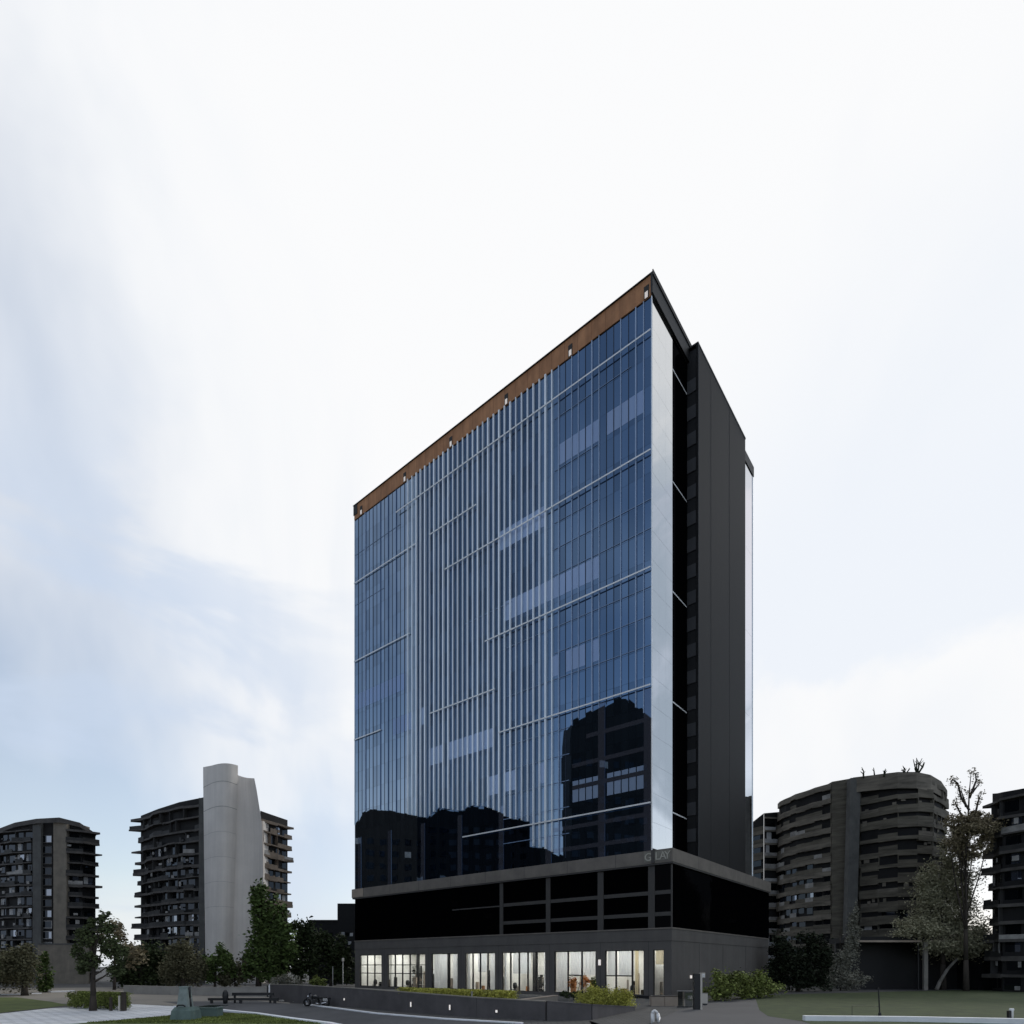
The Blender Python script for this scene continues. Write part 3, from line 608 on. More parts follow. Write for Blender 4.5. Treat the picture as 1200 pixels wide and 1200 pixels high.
px_tree('gnarled_tree','tall gnarled tree with broken twiggy top at the right',1132,1158,106,[(1138,972,24,12),(1122,968,14,12),(1150,966,12,12),(1128,988,14,10),(1142,955,10,8),(1136,1000,15,10),(1152,985,12,14),(1118,984,12,10)],13000,.20,'leaf_brown',trunk_r=.35,trunk_top=27,limbs=16,clumps=22,shell=.3)
px_tree('hedge_tree','broad olive tree filling the gap below the gnarled tree',1105,1158,112,[(1112,1012,15,28),(1124,1040,22,36),(1100,1068,34,30),(1130,1085,26,28),(1075,1092,30,16),(1118,1108,42,18),(1148,1112,18,18),(1090,1035,16,22)],42000,.22,'leaf_haze',trunk_r=.4,limbs=8,clumps=30,shell=.2)
# bare twigs at the top of the gnarled tree
tw = [o for o in bpy.data.objects if o.name.startswith('gnarled_tree')][0]; mb = MB(); lf = MB(); mpp = 106/F
def twp(px, py): return Vector(((px-1132)*mpp, random.uniform(-.4,.4), H+(HZ-py)*mpp))
for ch in ([(1133,1000),(1134,960),(1137,930),(1136,906)],[(1137,935),(1143,915),(1142,906)],[(1137,930),(1147,918)],[(1134,950),(1128,935),(1122,918),(1116,914),(1112,917)],[(1140,960),(1146,940),(1148,932)],[(1130,965),(1122,945),(1118,940)],[(1134,945),(1128,925)]):
    pts = [twp(*c) for c in ch]; r = np.linspace(.22,.05,len(pts)); mb.path(pts, list(r), 6)
    for p in pts[1:]: leaves(lf, [(p.x,p.y,p.z,.7,.6,.8)], 60, .16)
mb.build('branch','bark',tw); lf.build('leaf_cluster','leaf_brown',tw)

def hedge(name, label, pts, hgt, wd, z0, n, size, m, cat='hedge', den=.8, zc=9):
    t = thing(name, label, cat, (pts[0][0],pts[0][1],z0)); o = Vector((pts[0][0],pts[0][1],0)); bl = []; st = MB()
    for i in range(len(pts)-1):
        a, b = Vector((*pts[i],0))-o, Vector((*pts[i+1],0))-o; k = max(1, int((b-a).length/(wd*den)))
        for j in range(k):
            p = a.lerp(b,(j+.5)/k); bl.append((p.x,p.y,hgt*random.uniform(.45,.55),wd*.62,wd*.55,hgt*random.uniform(.42,.56)))
            st.tube((p.x,p.y,0),(p.x,p.y,hgt*.5),.03,.02,5)
    st.build('stem','bark',t); f_ = MB(); leaves(f_, bl, n, size, shell=.35, clumps=18, zmax=hgt*zc); f_.build('foliage', m, t); return t
# ------------------------------------------------------------------ garden wall, hedges, front bits
def wall_line(name, label, pts, hs, th, m, cap, cat='wall', z0=0):
    t = thing(name, label, cat, (0,0,0)); mb = MB(); cp = MB()
    for i in range(len(pts)-1):
        a, b = Vector((*pts[i],0)), Vector((*pts[i+1],0)); tt = (b-a).normalized(); n = Vector((-tt.y,tt.x,0))*th/2
        for mm, nn, lo, hi in ((mb,n,(z0,z0),(hs[i],hs[i+1])),(cp,n*1.15,(hs[i]+.003,hs[i+1]+.003),(hs[i]+.09,hs[i+1]+.09))):
            vs = [a+nn,b+nn,b-nn,a-nn]; zl = (lo[0],lo[1],lo[1],lo[0]); zh = (hi[0],hi[1],hi[1],hi[0])
            mm.add([(v.x,v.y,z) for v, z in zip(vs,zl)]+[(v.x,v.y,z) for v, z in zip(vs,zh)], [(0,3,2,1),(4,5,6,7),(0,1,5,4),(1,2,6,5),(2,3,7,6),(3,0,4,7)])
    mb.build('wall_body', m, t); cp.build('coping', cap, t); return t
wp = [(318,1172.5),(345,1175),(415,1180.5),(480,1186.5),(560,1192),(640,1196)]
wt = [1154,1154.5,1158.5,1163.5,1169.5,1174]
wh = [H-(y2-HZ)/F*G(*p)[1] for p, y2 in zip(wp, wt)]
wall_line('garden_wall','long charcoal garden wall with flat coping in front of the shopfront',[G(*p) for p in wp],wh,.35,'gwall','coping')
e0 = G(640.4,1196.02); e1 = G(735,1187)
wall_line('terrace_wall','low charcoal terrace wall under the round yellow bush',[e0,G(692,1195),G(742,1184.5)],[wh[-1],1.19,.35],.35,'gwall','gwall')
wall_line('low_wall','pale grey low wall along the old road behind the stone pedestal',[G(146,1164.5),G(232,1166.5),G(312,1168)],[1.25,1.15,1.35],.4,'lwall','lwall')
sheet('terrace', [G(*p) for p in [(322,1172),(345,1174.6),(415,1180),(480,1186),(560,1191.5),(640,1195.5),(690,1188.5),(735,1186.5),(790,1172)]]+[(21,80),(-31,121)], .028, 'forecourt')
hp = [(464,1185.2),(500,1188),(560,1191.9),(600,1194)]
hedge('clipped_hedge','long low yellow green hedge on top of the charcoal garden wall',[(G(*p)[0]+.2,G(*p)[1]+1.05) for p in hp],2.75,1.25,0,60000,.075,'leaf_hedge',den=.4,zc=.84)
MB()
pl = thing('planter_bench','long pale concrete ledge right of the clipped hedge','ledge',(0,0,0))
a, b = P(601,1173,56), P(651,1168,66)
wall_line('stone_ledge','pale concrete ledge behind the wall right of the clipped hedge',[(a[0],a[1]),(b[0],b[1])],[1.15,1.15],.5,'coping','stone_beige','ledge')
bpy.data.objects.remove(pl)
c_ = G(712,1184)
hedge('round_bush','round bright yellow green bush at the end of the terrace',[(c_[0]-2.0,c_[1]+.5),(c_[0]+2.0,c_[1]+.6)],2.1,2.1,0,16000,.085,'leaf_yellow','bush',den=.3)
hedge('yellow_bush','small sunny yellow bush left of the round bush',[(G(692,1184)[0],G(692,1184)[1]-.4),(G(697,1184)[0],G(697,1184)[1]-.4)],1.15,.8,0,1300,.08,'leaf_yellow','bush')
c_ = G(748,1176)
px_tree('blue_planting','dark blue green planting under the sixth shopfront window',672,1172,78,[(662,1166,8,4),(675,1166,9,4),(688,1165,7,4)],1000,.14,'leaf_dark',trunk_r=.04,limbs=2,cat='planting')
px_tree('orange_plant','orange flowering plant inside the sixth shopfront window',678,1166,89.5,[(672,1151,7,6),(684,1150,7,7)],900,.13,'flower',trunk_r=.05,limbs=3,cat='house plant')
px_tree('potted_plant','green plant at the right edge of the sixth shopfront window',696,1168,84.5,[(695,1152,4,9),(697,1160,4,6)],500,.14,'leaf_mid',trunk_r=.04,limbs=2,cat='house plant')
hedge('shrub_row','loose green shrub row against the right plinth wall',[G(832,1173.5),G(850,1172.5),G(875,1170.5),G(903,1168)],3.3,3.2,0,9500,.20,'leaf_bush','shrubs')
# beige planter block, balustrade, light slab, cabinet
g0 = G(764,1179.0); d_ = g0[1]
t = thing('stone_planter','beige stone planter block in front of the near corner','planter',(G(779,1179.0)[0],d_,0))
hw = 15.5*d_/F
MB().box(-hw,-.02,-.0,1.1,0,1.05).build('stone_block','stone_beige',t); MB().box(.02,hw,-.0,1.1,0,1.05).build('stone_block','stone_beige',t)
MB().box(-hw-.05,hw+.05,-.05,1.15,1.053,1.12).build('top_slab','metal_dark',t)
t = thing('glass_balustrade','grey glass balustrade between the stone planter and the light slab','balustrade',(P(804,1182,64)[0],64.5,0)); k = 64.5/F
for px0, px1 in ((-8,-1),(0.5,9.0)):
    MB().box(px0*k,px1*k,-.02,.02,.1,1.7).build('glass_sheet','rail_glass',t)
MB().box(-9*k,10*k,-.05,.05,1.7,1.8).build('handrail','metal_grey',t); MB().box(-9*k,10*k,-.06,.06,0,.098).build('base_rail','metal_dark',t)
t = thing('light_slab','dark upright slab with one pale lit edge beside the drive','bollard light',(P(818,1183,61)[0],61.2,0)); k = 61.2/F
MB().box(-4*k,2.9*k,-.12,.4,0,H+(HZ-1141)*k).build('slab','metal_dark',t); MB().box(3*k,5.2*k,-.16,.4,0,H+(HZ-1140.5)*k).build('pale_edge','metal_pale',t)
t = thing('meter_cabinet','small grey metal cabinet right of the light slab','cabinet',(P(826,1172,68)[0],68,0)); k = 68/F
MB().box(-3.5*k,3.5*k,0,.5,.15,1.35).build('cabinet_body','metal_grey',t); MB().box(-3*k,3*k,.05,.45,0,.149).build('cabinet_base','metal_dark',t); MB().box(-3.1*k,3.1*k,-.02,-.003,.22,1.28).build('cabinet_door','metal_pale',t)
t = thing('wall_box','small pale box above the shrub row on the right plinth wall','box',L2W(.02,9.9,2.7),RZ)
MB().box(.0,.3,-.7,.7,0,.75).build('box_body','metal_pale',t); MB().box(.302,.33,-.5,.5,.1,.6).build('box_face','white',t)
# white bent pipe and rail at the drive mouth
gx = G(768,1199); t = thing('white_barrier','short white bent pipe barrier at the mouth of the drive','barrier',(gx[0],gx[1],0)); k = gx[1]/F
MB().path([(-4*k,0,0),(-4*k,0,.75),(-2.5*k,0,.95),(.5*k,0,.95),(2.5*k,0,.75),(3*k,0,.2)],[.09]*6,8).build('bent_pipe','white',t,smooth=True)
MB().box(-3*k,-1.0*k,.02,.08,.1,.85).build('white_panel','white',t)
MB().path([(4*k,.1,.1),(11*k,1.6,.25),(17*k,3.6,.45)],[.08,.08,.08],8).build('low_rail','white',t,smooth=True)
# lamps in and posts behind the garden wall
for px, py, lab in ((407,1171,'small white lamp on the garden wall right of the motorcycle'),(484.5,1177,'white wall lamp on the garden wall below the left end of the hedge'),(531.5,1180.5,'white wall lamp on the garden wall below the middle of the hedge'),(585,1185,'faint wall lamp on the garden wall near the right end of the hedge')):
    for i in range(5):
        if wp[i][0] <= px <= wp[i+1][0]:
            f = (px-wp[i][0])/(wp[i+1][0]-wp[i][0]); A = Vector(G(*wp[i])); B = Vector(G(*wp[i+1])); q = A.lerp(B,f); d_ = q.y
            dv = (B-A).normalized(); nrm = Vector((dv.y,-dv.x)); nrm = nrm if nrm.y < 0 else -nrm
            q = q+nrm*.185; z = H+(HZ-py)/F*q.y; s_ = .11 if px < 450 or px > 580 else .09; hh = .12 if s_ > .1 else .26
            t = thing('wall_lamp', lab, 'wall lamp', (q.x,q.y,z), math.atan2(dv.y,dv.x), 'lamps on the garden wall')
            MB().box(-s_,s_,-.10,-.004,-hh,hh).build('lamp_housing','metal_grey',t); MB().box(-s_*.8,s_*.8,-.13,-.103,-hh*.85,hh*.85).build('lamp_glass','lamp_white',t)
for px, top, d_, lab, lamp in ((390,1133,100,'plain slim pole behind the garden wall',0),(402,1127,96,'slim lamp post with pale head behind the garden wall',1),(553,1163,52.5,'short grey pole in front of the garden wall',0)):
    b = P(px,1150,d_); t = thing('slim_pole', lab, 'post', (b[0],d_,0)); z = H+(HZ-top)/F*d_
    MB().tube((0,0,0),(0,0,z),.09 if px < 500 else .06,.07 if px < 500 else .06,8).build('shaft','metal_pale' if lamp else 'metal_grey',t,smooth=True)
    if lamp: MB().lathe([(.1,z),(.2,z+.1),(.2,z+.5),(.08,z+.6)],10).build('lamp_head','metal_pale',t)
    else: MB().lathe([(.11,z),(.09,z+.08)],8).build('cap','metal_grey',t)
# motorcycle at the kerb
g = G(371,1179.6); t = thing('motorcycle','dark motorcycle with chrome trim parked at the kerb before the wall','motorcycle',(g[0],g[1],.008),math.radians(-8)); t.scale = (1.22,1.22,1.12)
for x, nm in ((-.88,'front'),(.88,'rear')):
    w_ = MB().torus((x,0,.40),.30,.10,(0,1,0)).build('wheel','rubber',t,smooth=True)
    hb = MB().tube((x,-.07,.40),(x,.07,.40),.08,.08,10); 
    for a in range(8): hb.tube((x,0,.40),(x+.24*math.cos(a*.785),0,.40+.24*math.sin(a*.785)),.015,.015,5)
    hb.torus((x,0,.40),.235,.02,(0,1,0),16,6); hb.build('rim','chrome',w_)
MB().add([(-1.0,-.1,.82),(-.75,-.1,.86),(-.5,-.1,.78),(-1.0,.1,.82),(-.75,.1,.86),(-.5,.1,.78)],[(0,1,4,3),(1,2,5,4)]).build('front_mudguard','paint_black',t)
MB().prism([(.55,-.14),(1.25,-.10),(1.28,.10),(.55,.14)],.72,.86).build('tail','paint_black',t)
MB().lathe([(.04,-.33),(.17,-.25),(.20,0),(.15,.22),(.05,.3)],14).build('fuel_tank','paint_black',t,loc=(-.12,0,.92),smooth=True).rotation_euler=(0,math.radians(90),0)
MB().prism([(.08,-.15),(.45,-.19),(.92,-.14),(.92,.14),(.45,.19),(.08,.15)],.80,.92).build('seat','rubber',t)
MB().box(-.32,.22,-.18,.18,.32,.66).box(-.05,.15,-.2,.2,.6,.78).build('engine','metal_dark',t)
MB().path([(-.1,-.2,.36),(.3,-.24,.28),(1.05,-.24,.42)],[.05,.06,.08],8).build('exhaust','chrome',t,smooth=True)
for s in (-1,1): MB().tube((-.88,s*.12,.40),(-.58,s*.12,1.05),.035,.035,8).build('fork','chrome',t)
MB().path([(-.52,-.42,1.08),(-.6,-.2,1.12),(-.6,.2,1.12),(-.52,.42,1.08)],[.025]*4,6).build('handlebar','chrome',t)
MB().lathe([(.02,0),(.12,.05),(.14,.16)],12).build('headlight','chrome',t,loc=(-.86,0,.95)).rotation_euler=(0,math.radians(90),0)
MB().add([(-.72,-.2,1.05),(-.55,-.2,1.32),(-.55,.2,1.32),(-.72,.2,1.05)],[(0,1,2,3)]).build('windscreen','win_sky',t)
MB().path([(-.6,0,.95),(-.35,0,.6),(.3,0,.35),(.88,0,.40)],[.05,.05,.05,.04],8).path([(-.5,0,.9),(.2,0,.8),(.6,0,.75)],[.04]*3,8).build('frame','metal_dark',t)
MB().box(.95,1.2,-.3,.3,.62,.70).box(.75,1.15,-.34,-.2,.55,.82).box(.75,1.15,.2,.34,.55,.82).build('pannier','chrome',t)
# rubble kerb pieces left of the motorcycle, dark barrier, white marker
for px, py, s, lab in ((322,1172.5,.5,'broken pale kerb lump at the left end of the rubble'),(331,1174,.42,'small pale rubble stone beside the long kerb lump'),(338,1173.6,.55,'broad pale rubble stone in the middle of the rubble'),(348,1175,.4,'grey rubble stone nearest the motorcycle')):
    g = G(px,py); mb = MB(); mb.lathe([(s*.8,0),(s,.12),(s*.7,.3*s+.1),(s*.25,.4*s+.1)],7)
    mb.v = [(v[0]*random.uniform(.9,1.6),v[1]*random.uniform(.6,1),v[2]) for v in mb.v]
    tag(mb.build('rubble_stone','lwall',loc=(g[0],g[1],0)),lab,'stone','rubble stones by the kerb')
g = G(246,1176); t = thing('low_barrier','long low dark barrier with a hunched dark post on the old road','barrier',(g[0],g[1],0)); k = g[1]/F
MB().box(-2*k,80*k,-.1,.1,.35,.65).build('beam','metal_dark',t)
for x in (2,36,76): MB().box((x-1.5)*k,(x+1.5)*k,-.08,.08,0,.349).build('foot','metal_dark',t)
MB().lathe([(.22,0),(.26,.4),(.34,.9),(.3,1.3),(.12,1.62)],10,(20*k,-.4)).build('post','metal_dark',t,smooth=True)
MB().box(23*k,72*k,.6,.8,.9,1.25).build('upper_beam','metal_dark',t)
for x in (26,68): MB().box((x-1)*k,(x+1)*k,.62,.78,0,.899).build('foot','metal_dark',t)
g = G(314,1168.5); t = thing('marker_post','white painted marker with dark stem at the left end of the garden wall','marker',(g[0],g[1],0)); k = g[1]/F
MB().box(-1*k,.8*k,-.1,.1,0,1.6).build('stem','metal_dark',t); MB().add([(1*k,-.1,.15),(5.5*k,-.1,.15),(3*k,-.1,1.9),(1*k,-.1,1.7),(1*k,.1,.15),(5.5*k,.1,.15),(3*k,.1,1.9),(1*k,.1,1.7)],[(0,1,2,3),(7,6,5,4),(0,4,5,1),(1,5,6,2),(2,6,7,3),(3,7,4,0)]).build('white_face','white',t)
# green stone pedestal with trough
g = G(218,1195); d_ = g[1]; k = d_/F
t = thing('stone_pedestal','weathered green grey stone pedestal with stepped plinth on the front lawn','pedestal',(g[0],d_,.02))
def taper(mb, w0, w1, dp0, dp1, z0, z1, x=0, mi=0):
    a, b, c, e = w0/2, w1/2, dp0/2, dp1/2
    mb.add([(x-a,-c,z0),(x+a,-c,z0),(x+a,c,z0),(x-a,c,z0),(x-b,-e,z1),(x+b,-e,z1),(x+b,e,z1),(x-b,e,z1)],[(0,3,2,1),(4,5,6,7),(0,1,5,4),(1,2,6,5),(2,3,7,6),(3,0,4,7)],mi); return mb
p_ = taper(taper(MB(),24*k,22*k,1.8,1.6,0,.75),22*k,17*k,1.6,1.2,.752,1.05); p_.build('plinth','green_stone',t)
taper(taper(MB(),13*k,8.5*k,.9,.65,1.06,2.6,-1*k),9.5*k,9.5*k,.75,.75,2.605,2.72,-1*k).build('shaft','pale_stone',t)
MB().path([(5.2*k,0,1.05),(4.2*k,0,1.8),(3.9*k,0,2.7)],[.12,.10,.10],8).build('pipe','metal_dark',t,smooth=True)
MB().path([(-5*k,-.75,1.1),(-3*k,-.78,1.22),(3*k,-.78,1.22),(5*k,-.75,1.1)],[.06]*4,6).build('chain','metal_dark',t)
g2 = G(242,1192); t = thing('stone_trough','low grey green stone trough right of the pedestal','trough',(g2[0],g2[1],.02)); k = g2[1]/F
MB().box(-15*k,13*k,-.1,1.0,0,.72).build('trough_body','green_stone',t); MB().box(-16*k,13.5*k,-.16,1.06,.723,.80).build('rim','green_stone',t); MB().box(-15*k,9*k,.2,2.6,.803,.86).build('cover_sheet','rail_glass',t)
# block hedge with stakes around the broadleaf tree
g = G(112,1183)
hedge('block_hedge','square cut green hedge around the trunk on the pale path',[(G(86,1181)[0],G(86,1181)[1]),(G(143,1184)[0],G(143,1184)[1]+.6)],2.1,1.2,0,22000,.085,'leaf_bush',den=.4,zc=.84)
for px, h_, lab, r in ((130,1.3,'short dark stake at the front of the block hedge',.1),(140,1.5,'pale stake at the right end of the block hedge',.07),(145,1.8,'dark square post at the right corner of the block hedge',.16)):
    g = G(px,1184.8); t = thing('stake',lab,'stake',(g[0],g[1],0)); taper(MB(),r*2.2,r*2,r*2,r*1.8,0,h_).build('shaft','metal_pale' if px == 140 else 'bark',t); MB().box(-r*1.2,r*1.2,-r*1.2,r*1.2,h_+.002,h_+.05).build('cap','bark',t)
# right lawn: white edging, posts, low wire
a = G(942,1196.3); b = G(1215,1200.5)
kb = kerb('white_edging',[a,G(1060,1197.3),b],.55,.42,'long low white edging block at the front of the right lawn'); kb['category'] = 'edging'
g = G(1031,1191); t = thing('fence_post','slim dark post with a low wire on the right lawn','fence post',(g[0],g[1],.02)); k = g[1]/F
MB().tube((0,0,0),(-.12,0,33*k),.06,.05,8).build('post','metal_dark',t); MB().lathe([(.14,0),(.12,.28),(.06,.34)],8).build('foot','metal_dark',t)
MB().tube((-.06,0,.85),(-28*k,.6,.85),.018).tube((-28*k,.6,.6),(-28*k,.6,.0),.02).tube((-28*k,.6,.85),(-28*k,.6,.6),.02).build('wire','metal_dark',t)
g = G(1178,1198); t = thing('bollard','short black and white bollard at the right end of the white edging','bollard',(g[0],g[1]-.5,0)); k = g[1]/F
MB().box(-3*k,-.3*k,-.12,.12,0,.95).build('dark_side','metal_dark',t); MB().lathe([(.13,0),(.13,.9),(.17,1.0),(.14,1.12)],12,(1.3*k,0)).build('white_side','white',t,smooth=True)

for x in [-t for t in (8,16,24,32,40,48,56,64)]: MB().box(x-.02, x+.02, -.456, -.4505, 17.96, 19.69).build('ledge_joint', 'frame', TW)
for y in (8,16,24,32): MB().box(.3505, .356, y-.02, y+.02, 17.96, 19.69).build('ledge_joint', 'frame', TW)
for i in range(len(xs)-1):
    x = (xs[i][1]+xs[i+1][0])/2; MB().box(x-.02, x+.02, -.006, -.001, .45, 7.7).build('wall_joint', 'frame', TW)
# short grass blades on the lawns that run up to the camera side
def blades(name, polys, n, m, hgt):
    mb = MB(); vs = []; fs = []
    for poly in polys:
        P_ = np.array(poly); lo, hi = P_.min(0), P_.max(0); pts = rng.uniform(lo, hi, size=(n*3,2)); ins = np.zeros(len(pts), bool); j = len(P_)-1
        for i in range(len(P_)):
            c_ = ((P_[i,1] > pts[:,1]) != (P_[j,1] > pts[:,1])); xx = (P_[j,0]-P_[i,0])*(pts[:,1]-P_[i,1])/(P_[j,1]-P_[i,1]+1e-9)+P_[i,0]; ins ^= c_ & (pts[:,0] < xx); j = i
        for x, y in pts[ins][:n]:
            a_ = random.uniform(0,6.28); q = random.uniform(.03,.07); h_ = hgt*random.uniform(.5,1.3); c, e = math.cos(a_)*q, math.sin(a_)*q; o_ = len(vs)
            vs += [(x-c,y-e,.02),(x+c,y+e,.02),(x+random.uniform(-.06,.06),y+random.uniform(-.06,.06),.02+h_)]; fs.append((o_,o_+1,o_+2))
    mb.add(vs, fs); return tag(mb.build(name, m), kind='stuff')
blades('grass_blades', [gp([(100,1199.0),(140,1196),(200,1190.5),(252,1187.5),(300,1189.0),(345,1196),(380,1200)])], 14000, 'leaf_bush', .10)
# ------------------------------------------------------------------ background towers
def offset(pl, dist):
    out = []; n = len(pl)
    for i in range(n):
        a = Vector(pl[max(0,i-1)]); b = Vector(pl[min(n-1,i+1)]); t_ = (b-a).normalized(); nn = Vector((t_.y,-t_.x))
        out.append(Vector(pl[i])+nn*dist)
    return out
def resample(pl, step):
    out = [Vector(pl[0])]
    for i in range(len(pl)-1):
        a, b = Vector(pl[i]), Vector(pl[i+1]); k = max(1, round((b-a).length/step))
        out += [a.lerp(b,(j+1)/k) for j in range(k)]
    return out
def wing(t, pl, z0, tops, fh, depth, mats, slab=(1.0,.5), bay=3.0, pale=.1, railp=.6, jut=(0,0), win=True, slab_h=.35, band=False, skip=None, maxwin=100, wname='window', clut=.28):
    """a wall following the plan line pl (left to right, outward side towards -y), with slabs and balcony fronts floor by floor"""
    pl = resample(pl, bay); n = len(pl); ox = Vector(t.location[:2]); back = [p+(p+ox).normalized()*depth for p in reversed(pl)]
    tz = np.interp(np.linspace(0,1,n), np.linspace(0,1,len(tops)), tops)
    wl = MB(); vs = [(p.x,p.y,z0) for p in pl]+[(p.x,p.y,float(h_)) for p, h_ in zip(pl,tz)]
    wl.add(vs, [(i,i+1,n+i+1,n+i) for i in range(n-1)])
    wl.add([(p.x,p.y,float(h_)) for p, h_ in zip(pl,tz)]+[(p.x,p.y,float(h_)) for p, h_ in zip(back,reversed(list(tz)))], [tuple(range(2*n))])
    for (p, q, h_) in ((back[-1],pl[0],tz[0]),(pl[-1],back[0],tz[-1])): wl.quad((p.x,p.y,z0),(q.x,q.y,z0),(q.x,q.y,float(h_)),(p.x,p.y,float(h_)))
    wl.quad((back[0].x,back[0].y,z0),(back[-1].x,back[-1].y,z0),(back[-1].x,back[-1].y,float(tz[0])),(back[0].x,back[0].y,float(tz[-1])))
    wl.build('wall', mats['wall'], t)
    nf = int((max(tz)-z0)/fh); nw = 0; nc_ = [0]; on = offset(pl, .04)
    for f in range(nf):
        z = z0+f*fh; sb = MB(); o_ = slab[0]
        outs = []
        for i in range(n): outs.append(max(.15, o_+random.uniform(-1,1)*slab[1]))
        edge = [offset(pl, d_)[i] for i, d_ in enumerate(outs)]
        if jut[0]: edge[0] = edge[0]+Vector((-random.uniform(.05,1)*jut[0],0))
        if jut[1]: edge[-1] = edge[-1]+Vector((random.uniform(.05,1)*jut[1],0))
        if (jut[0] or jut[1]) and not band: slab_h = random.uniform(.35,.75)
        for i in range(n-1):
            zt = z+fh
            if zt > min(tz[i],tz[i+1])+.3: continue
            if skip and random.random() < skip: continue
            h_ = slab_h*random.uniform(.7,1.2) if not band else slab_h*random.uniform(.85,1.1)
            zz = zt-h_+random.uniform(-.08,.08)*(not band)
            sb.prism([tuple(pl[i]),tuple(edge[i]),tuple(edge[i+1]),tuple(pl[i+1])][::-1], zz, zz+h_, 0)
            if random.random() < railp and f < nf-1:
                rh = random.uniform(.7,1.1); e0_, e1_ = edge[i].lerp(pl[i],.06), edge[i+1].lerp(pl[i+1],.06); e2, e3 = edge[i].lerp(pl[i],.16), edge[i+1].lerp(pl[i+1],.16)
                sb.prism([tuple(e0_),tuple(e2),tuple(e3),tuple(e1_)], zz+h_+.003, zz+h_+rh, 1 if random.random() > pale else 2)
        if not band:
            for i in range(1 if jut[0] else 0, n-2 if jut[1] else n-1):
                if z+fh > min(tz[i],tz[i+1]): continue
                for _ in range(2):
                    if random.random() < clut:
                        u_ = random.uniform(.05,.8); q0 = edge[i].lerp(edge[i+1],u_); q1 = edge[i].lerp(edge[i+1],min(1,u_+random.uniform(.1,.35))); v0 = pl[i].lerp(pl[i+1],u_); v1 = pl[i].lerp(pl[i+1],min(1,u_+.2))
                        g0_ = z+random.uniform(0,1.5); nc_[0] += 1; nc_[0] <= 60 and MB().prism([tuple(q0.lerp(v0,.3)),tuple(q0.lerp(v0,.5)),tuple(q1.lerp(v1,.5)),tuple(q1.lerp(v1,.3))], g0_, g0_+random.uniform(.3,1.3)).build('balcony_screen', random.choice([mats['rail'],mats['railp'],mats['railp']]), t)
                if random.random() < .35: sb.prism([tuple(pl[i]),tuple(edge[i].lerp(pl[i],.1)),tuple(edge[i].lerp(pl[i],.1)+Vector((.18,0))),tuple(pl[i]+Vector((.18,0)))], z, z+fh-.36, 1)
        if sb.f: sb.build('balcony', [mats['slab'], mats['rail'], mats['railp']], t)
        if win:
            for i in range(n-1):
                if z+fh > min(tz[i],tz[i+1]) or nw >= maxwin: continue
                if random.random() < .15: continue
                a, b = on[i].lerp(on[i+1],random.uniform(.08,.2)), on[i].lerp(on[i+1],random.uniform(.7,.92)); z1, z2 = z+random.uniform(.3,.9), z+fh-.55
                a2 = a.lerp(b,random.uniform(.3,.7)); w2 = MB(); r_ = random.random()
                w2.quad((a.x,a.y,z1),(a2.x,a2.y,z1),(a2.x,a2.y,z2),(a.x,a.y,z2), 2 if r_ < pale else 0); w2.quad((a2.x,a2.y,z1),(b.x,b.y,z1),(b.x,b.y,z2),(a2.x,a2.y,z2), 1 if random.random() < .12 else 0)
                w2.build(wname, ['win_dark','win_sky','win_pale'], t); nw += 1
def PX(px, d): return ((px-CX)/F*d, d)
def topz(py, d): return H+(HZ-py)/F*d
def rel(pts, o): return [(p[0]-o[0], p[1]-o[1]) for p in pts]
def pillar(t, o, px0, px1, d, ytop, m, name='pillar', dep=1.2, z0=0, lean=0):
    a, b = PX(px0,d), PX(px1,d); z1 = topz(ytop,d)
    mb = MB(); x0, x1, y = a[0]-o[0], b[0]-o[0], d-o[1]
    mb.add([(x0-lean,y,z0),(x1-lean,y,z0),(x1-lean,y+dep,z0),(x0-lean,y+dep,z0),(x0,y,z1),(x1,y,z1),(x1,y+dep,z1),(x0,y+dep,z1)],[(0,3,2,1),(4,5,6,7),(0,1,5,4),(1,2,6,5),(2,3,7,6),(3,0,4,7)])
    mb.build(name, m, t)
dark = dict(wall='tower_wall', slab='slab_edge', rail='rail_dark', railp='rail_pale')
# A: far left tower
o = PX(45,165); tA = thing('apartment_tower','dark curved apartment tower with beige and grey pillars at the far left edge','apartment tower',(o[0],o[1],0))
wing(tA, rel([PX(-22,174),PX(0,169),PX(20,166),PX(39.5,164.6)],o), 0, [topz(985,174),topz(974,169),topz(967,166),topz(963,164.6)], 2.95, 9, dark, (1.0,.5), 3.6, .3, .35, maxwin=95)
wing(tA, rel([PX(78,164.4),PX(96,166),PX(112,169)],o), 0, [topz(963,164.4),topz(967,166),topz(978,169)], 2.95, 8, dark, (1.2,.8), 2.6, .12, .5, jut=(0,1.5), wname='window')
pillar(tA, o, 38.2, 48, 164, 962, 'tower_pillar_d', dep=9); pillar(tA, o, 62.5, 78, 163.6, 960.5, 'tower_pillar', dep=9)
a, b = PX(48.1,164.8), PX(62.4,164.8); x0, x1, y = a[0]-o[0], b[0]-o[0], 164.8-o[1]
MB().box(x0,x1,y,y+8,0,topz(961,164.8)).build('stair_wall','tower_wall',tA)
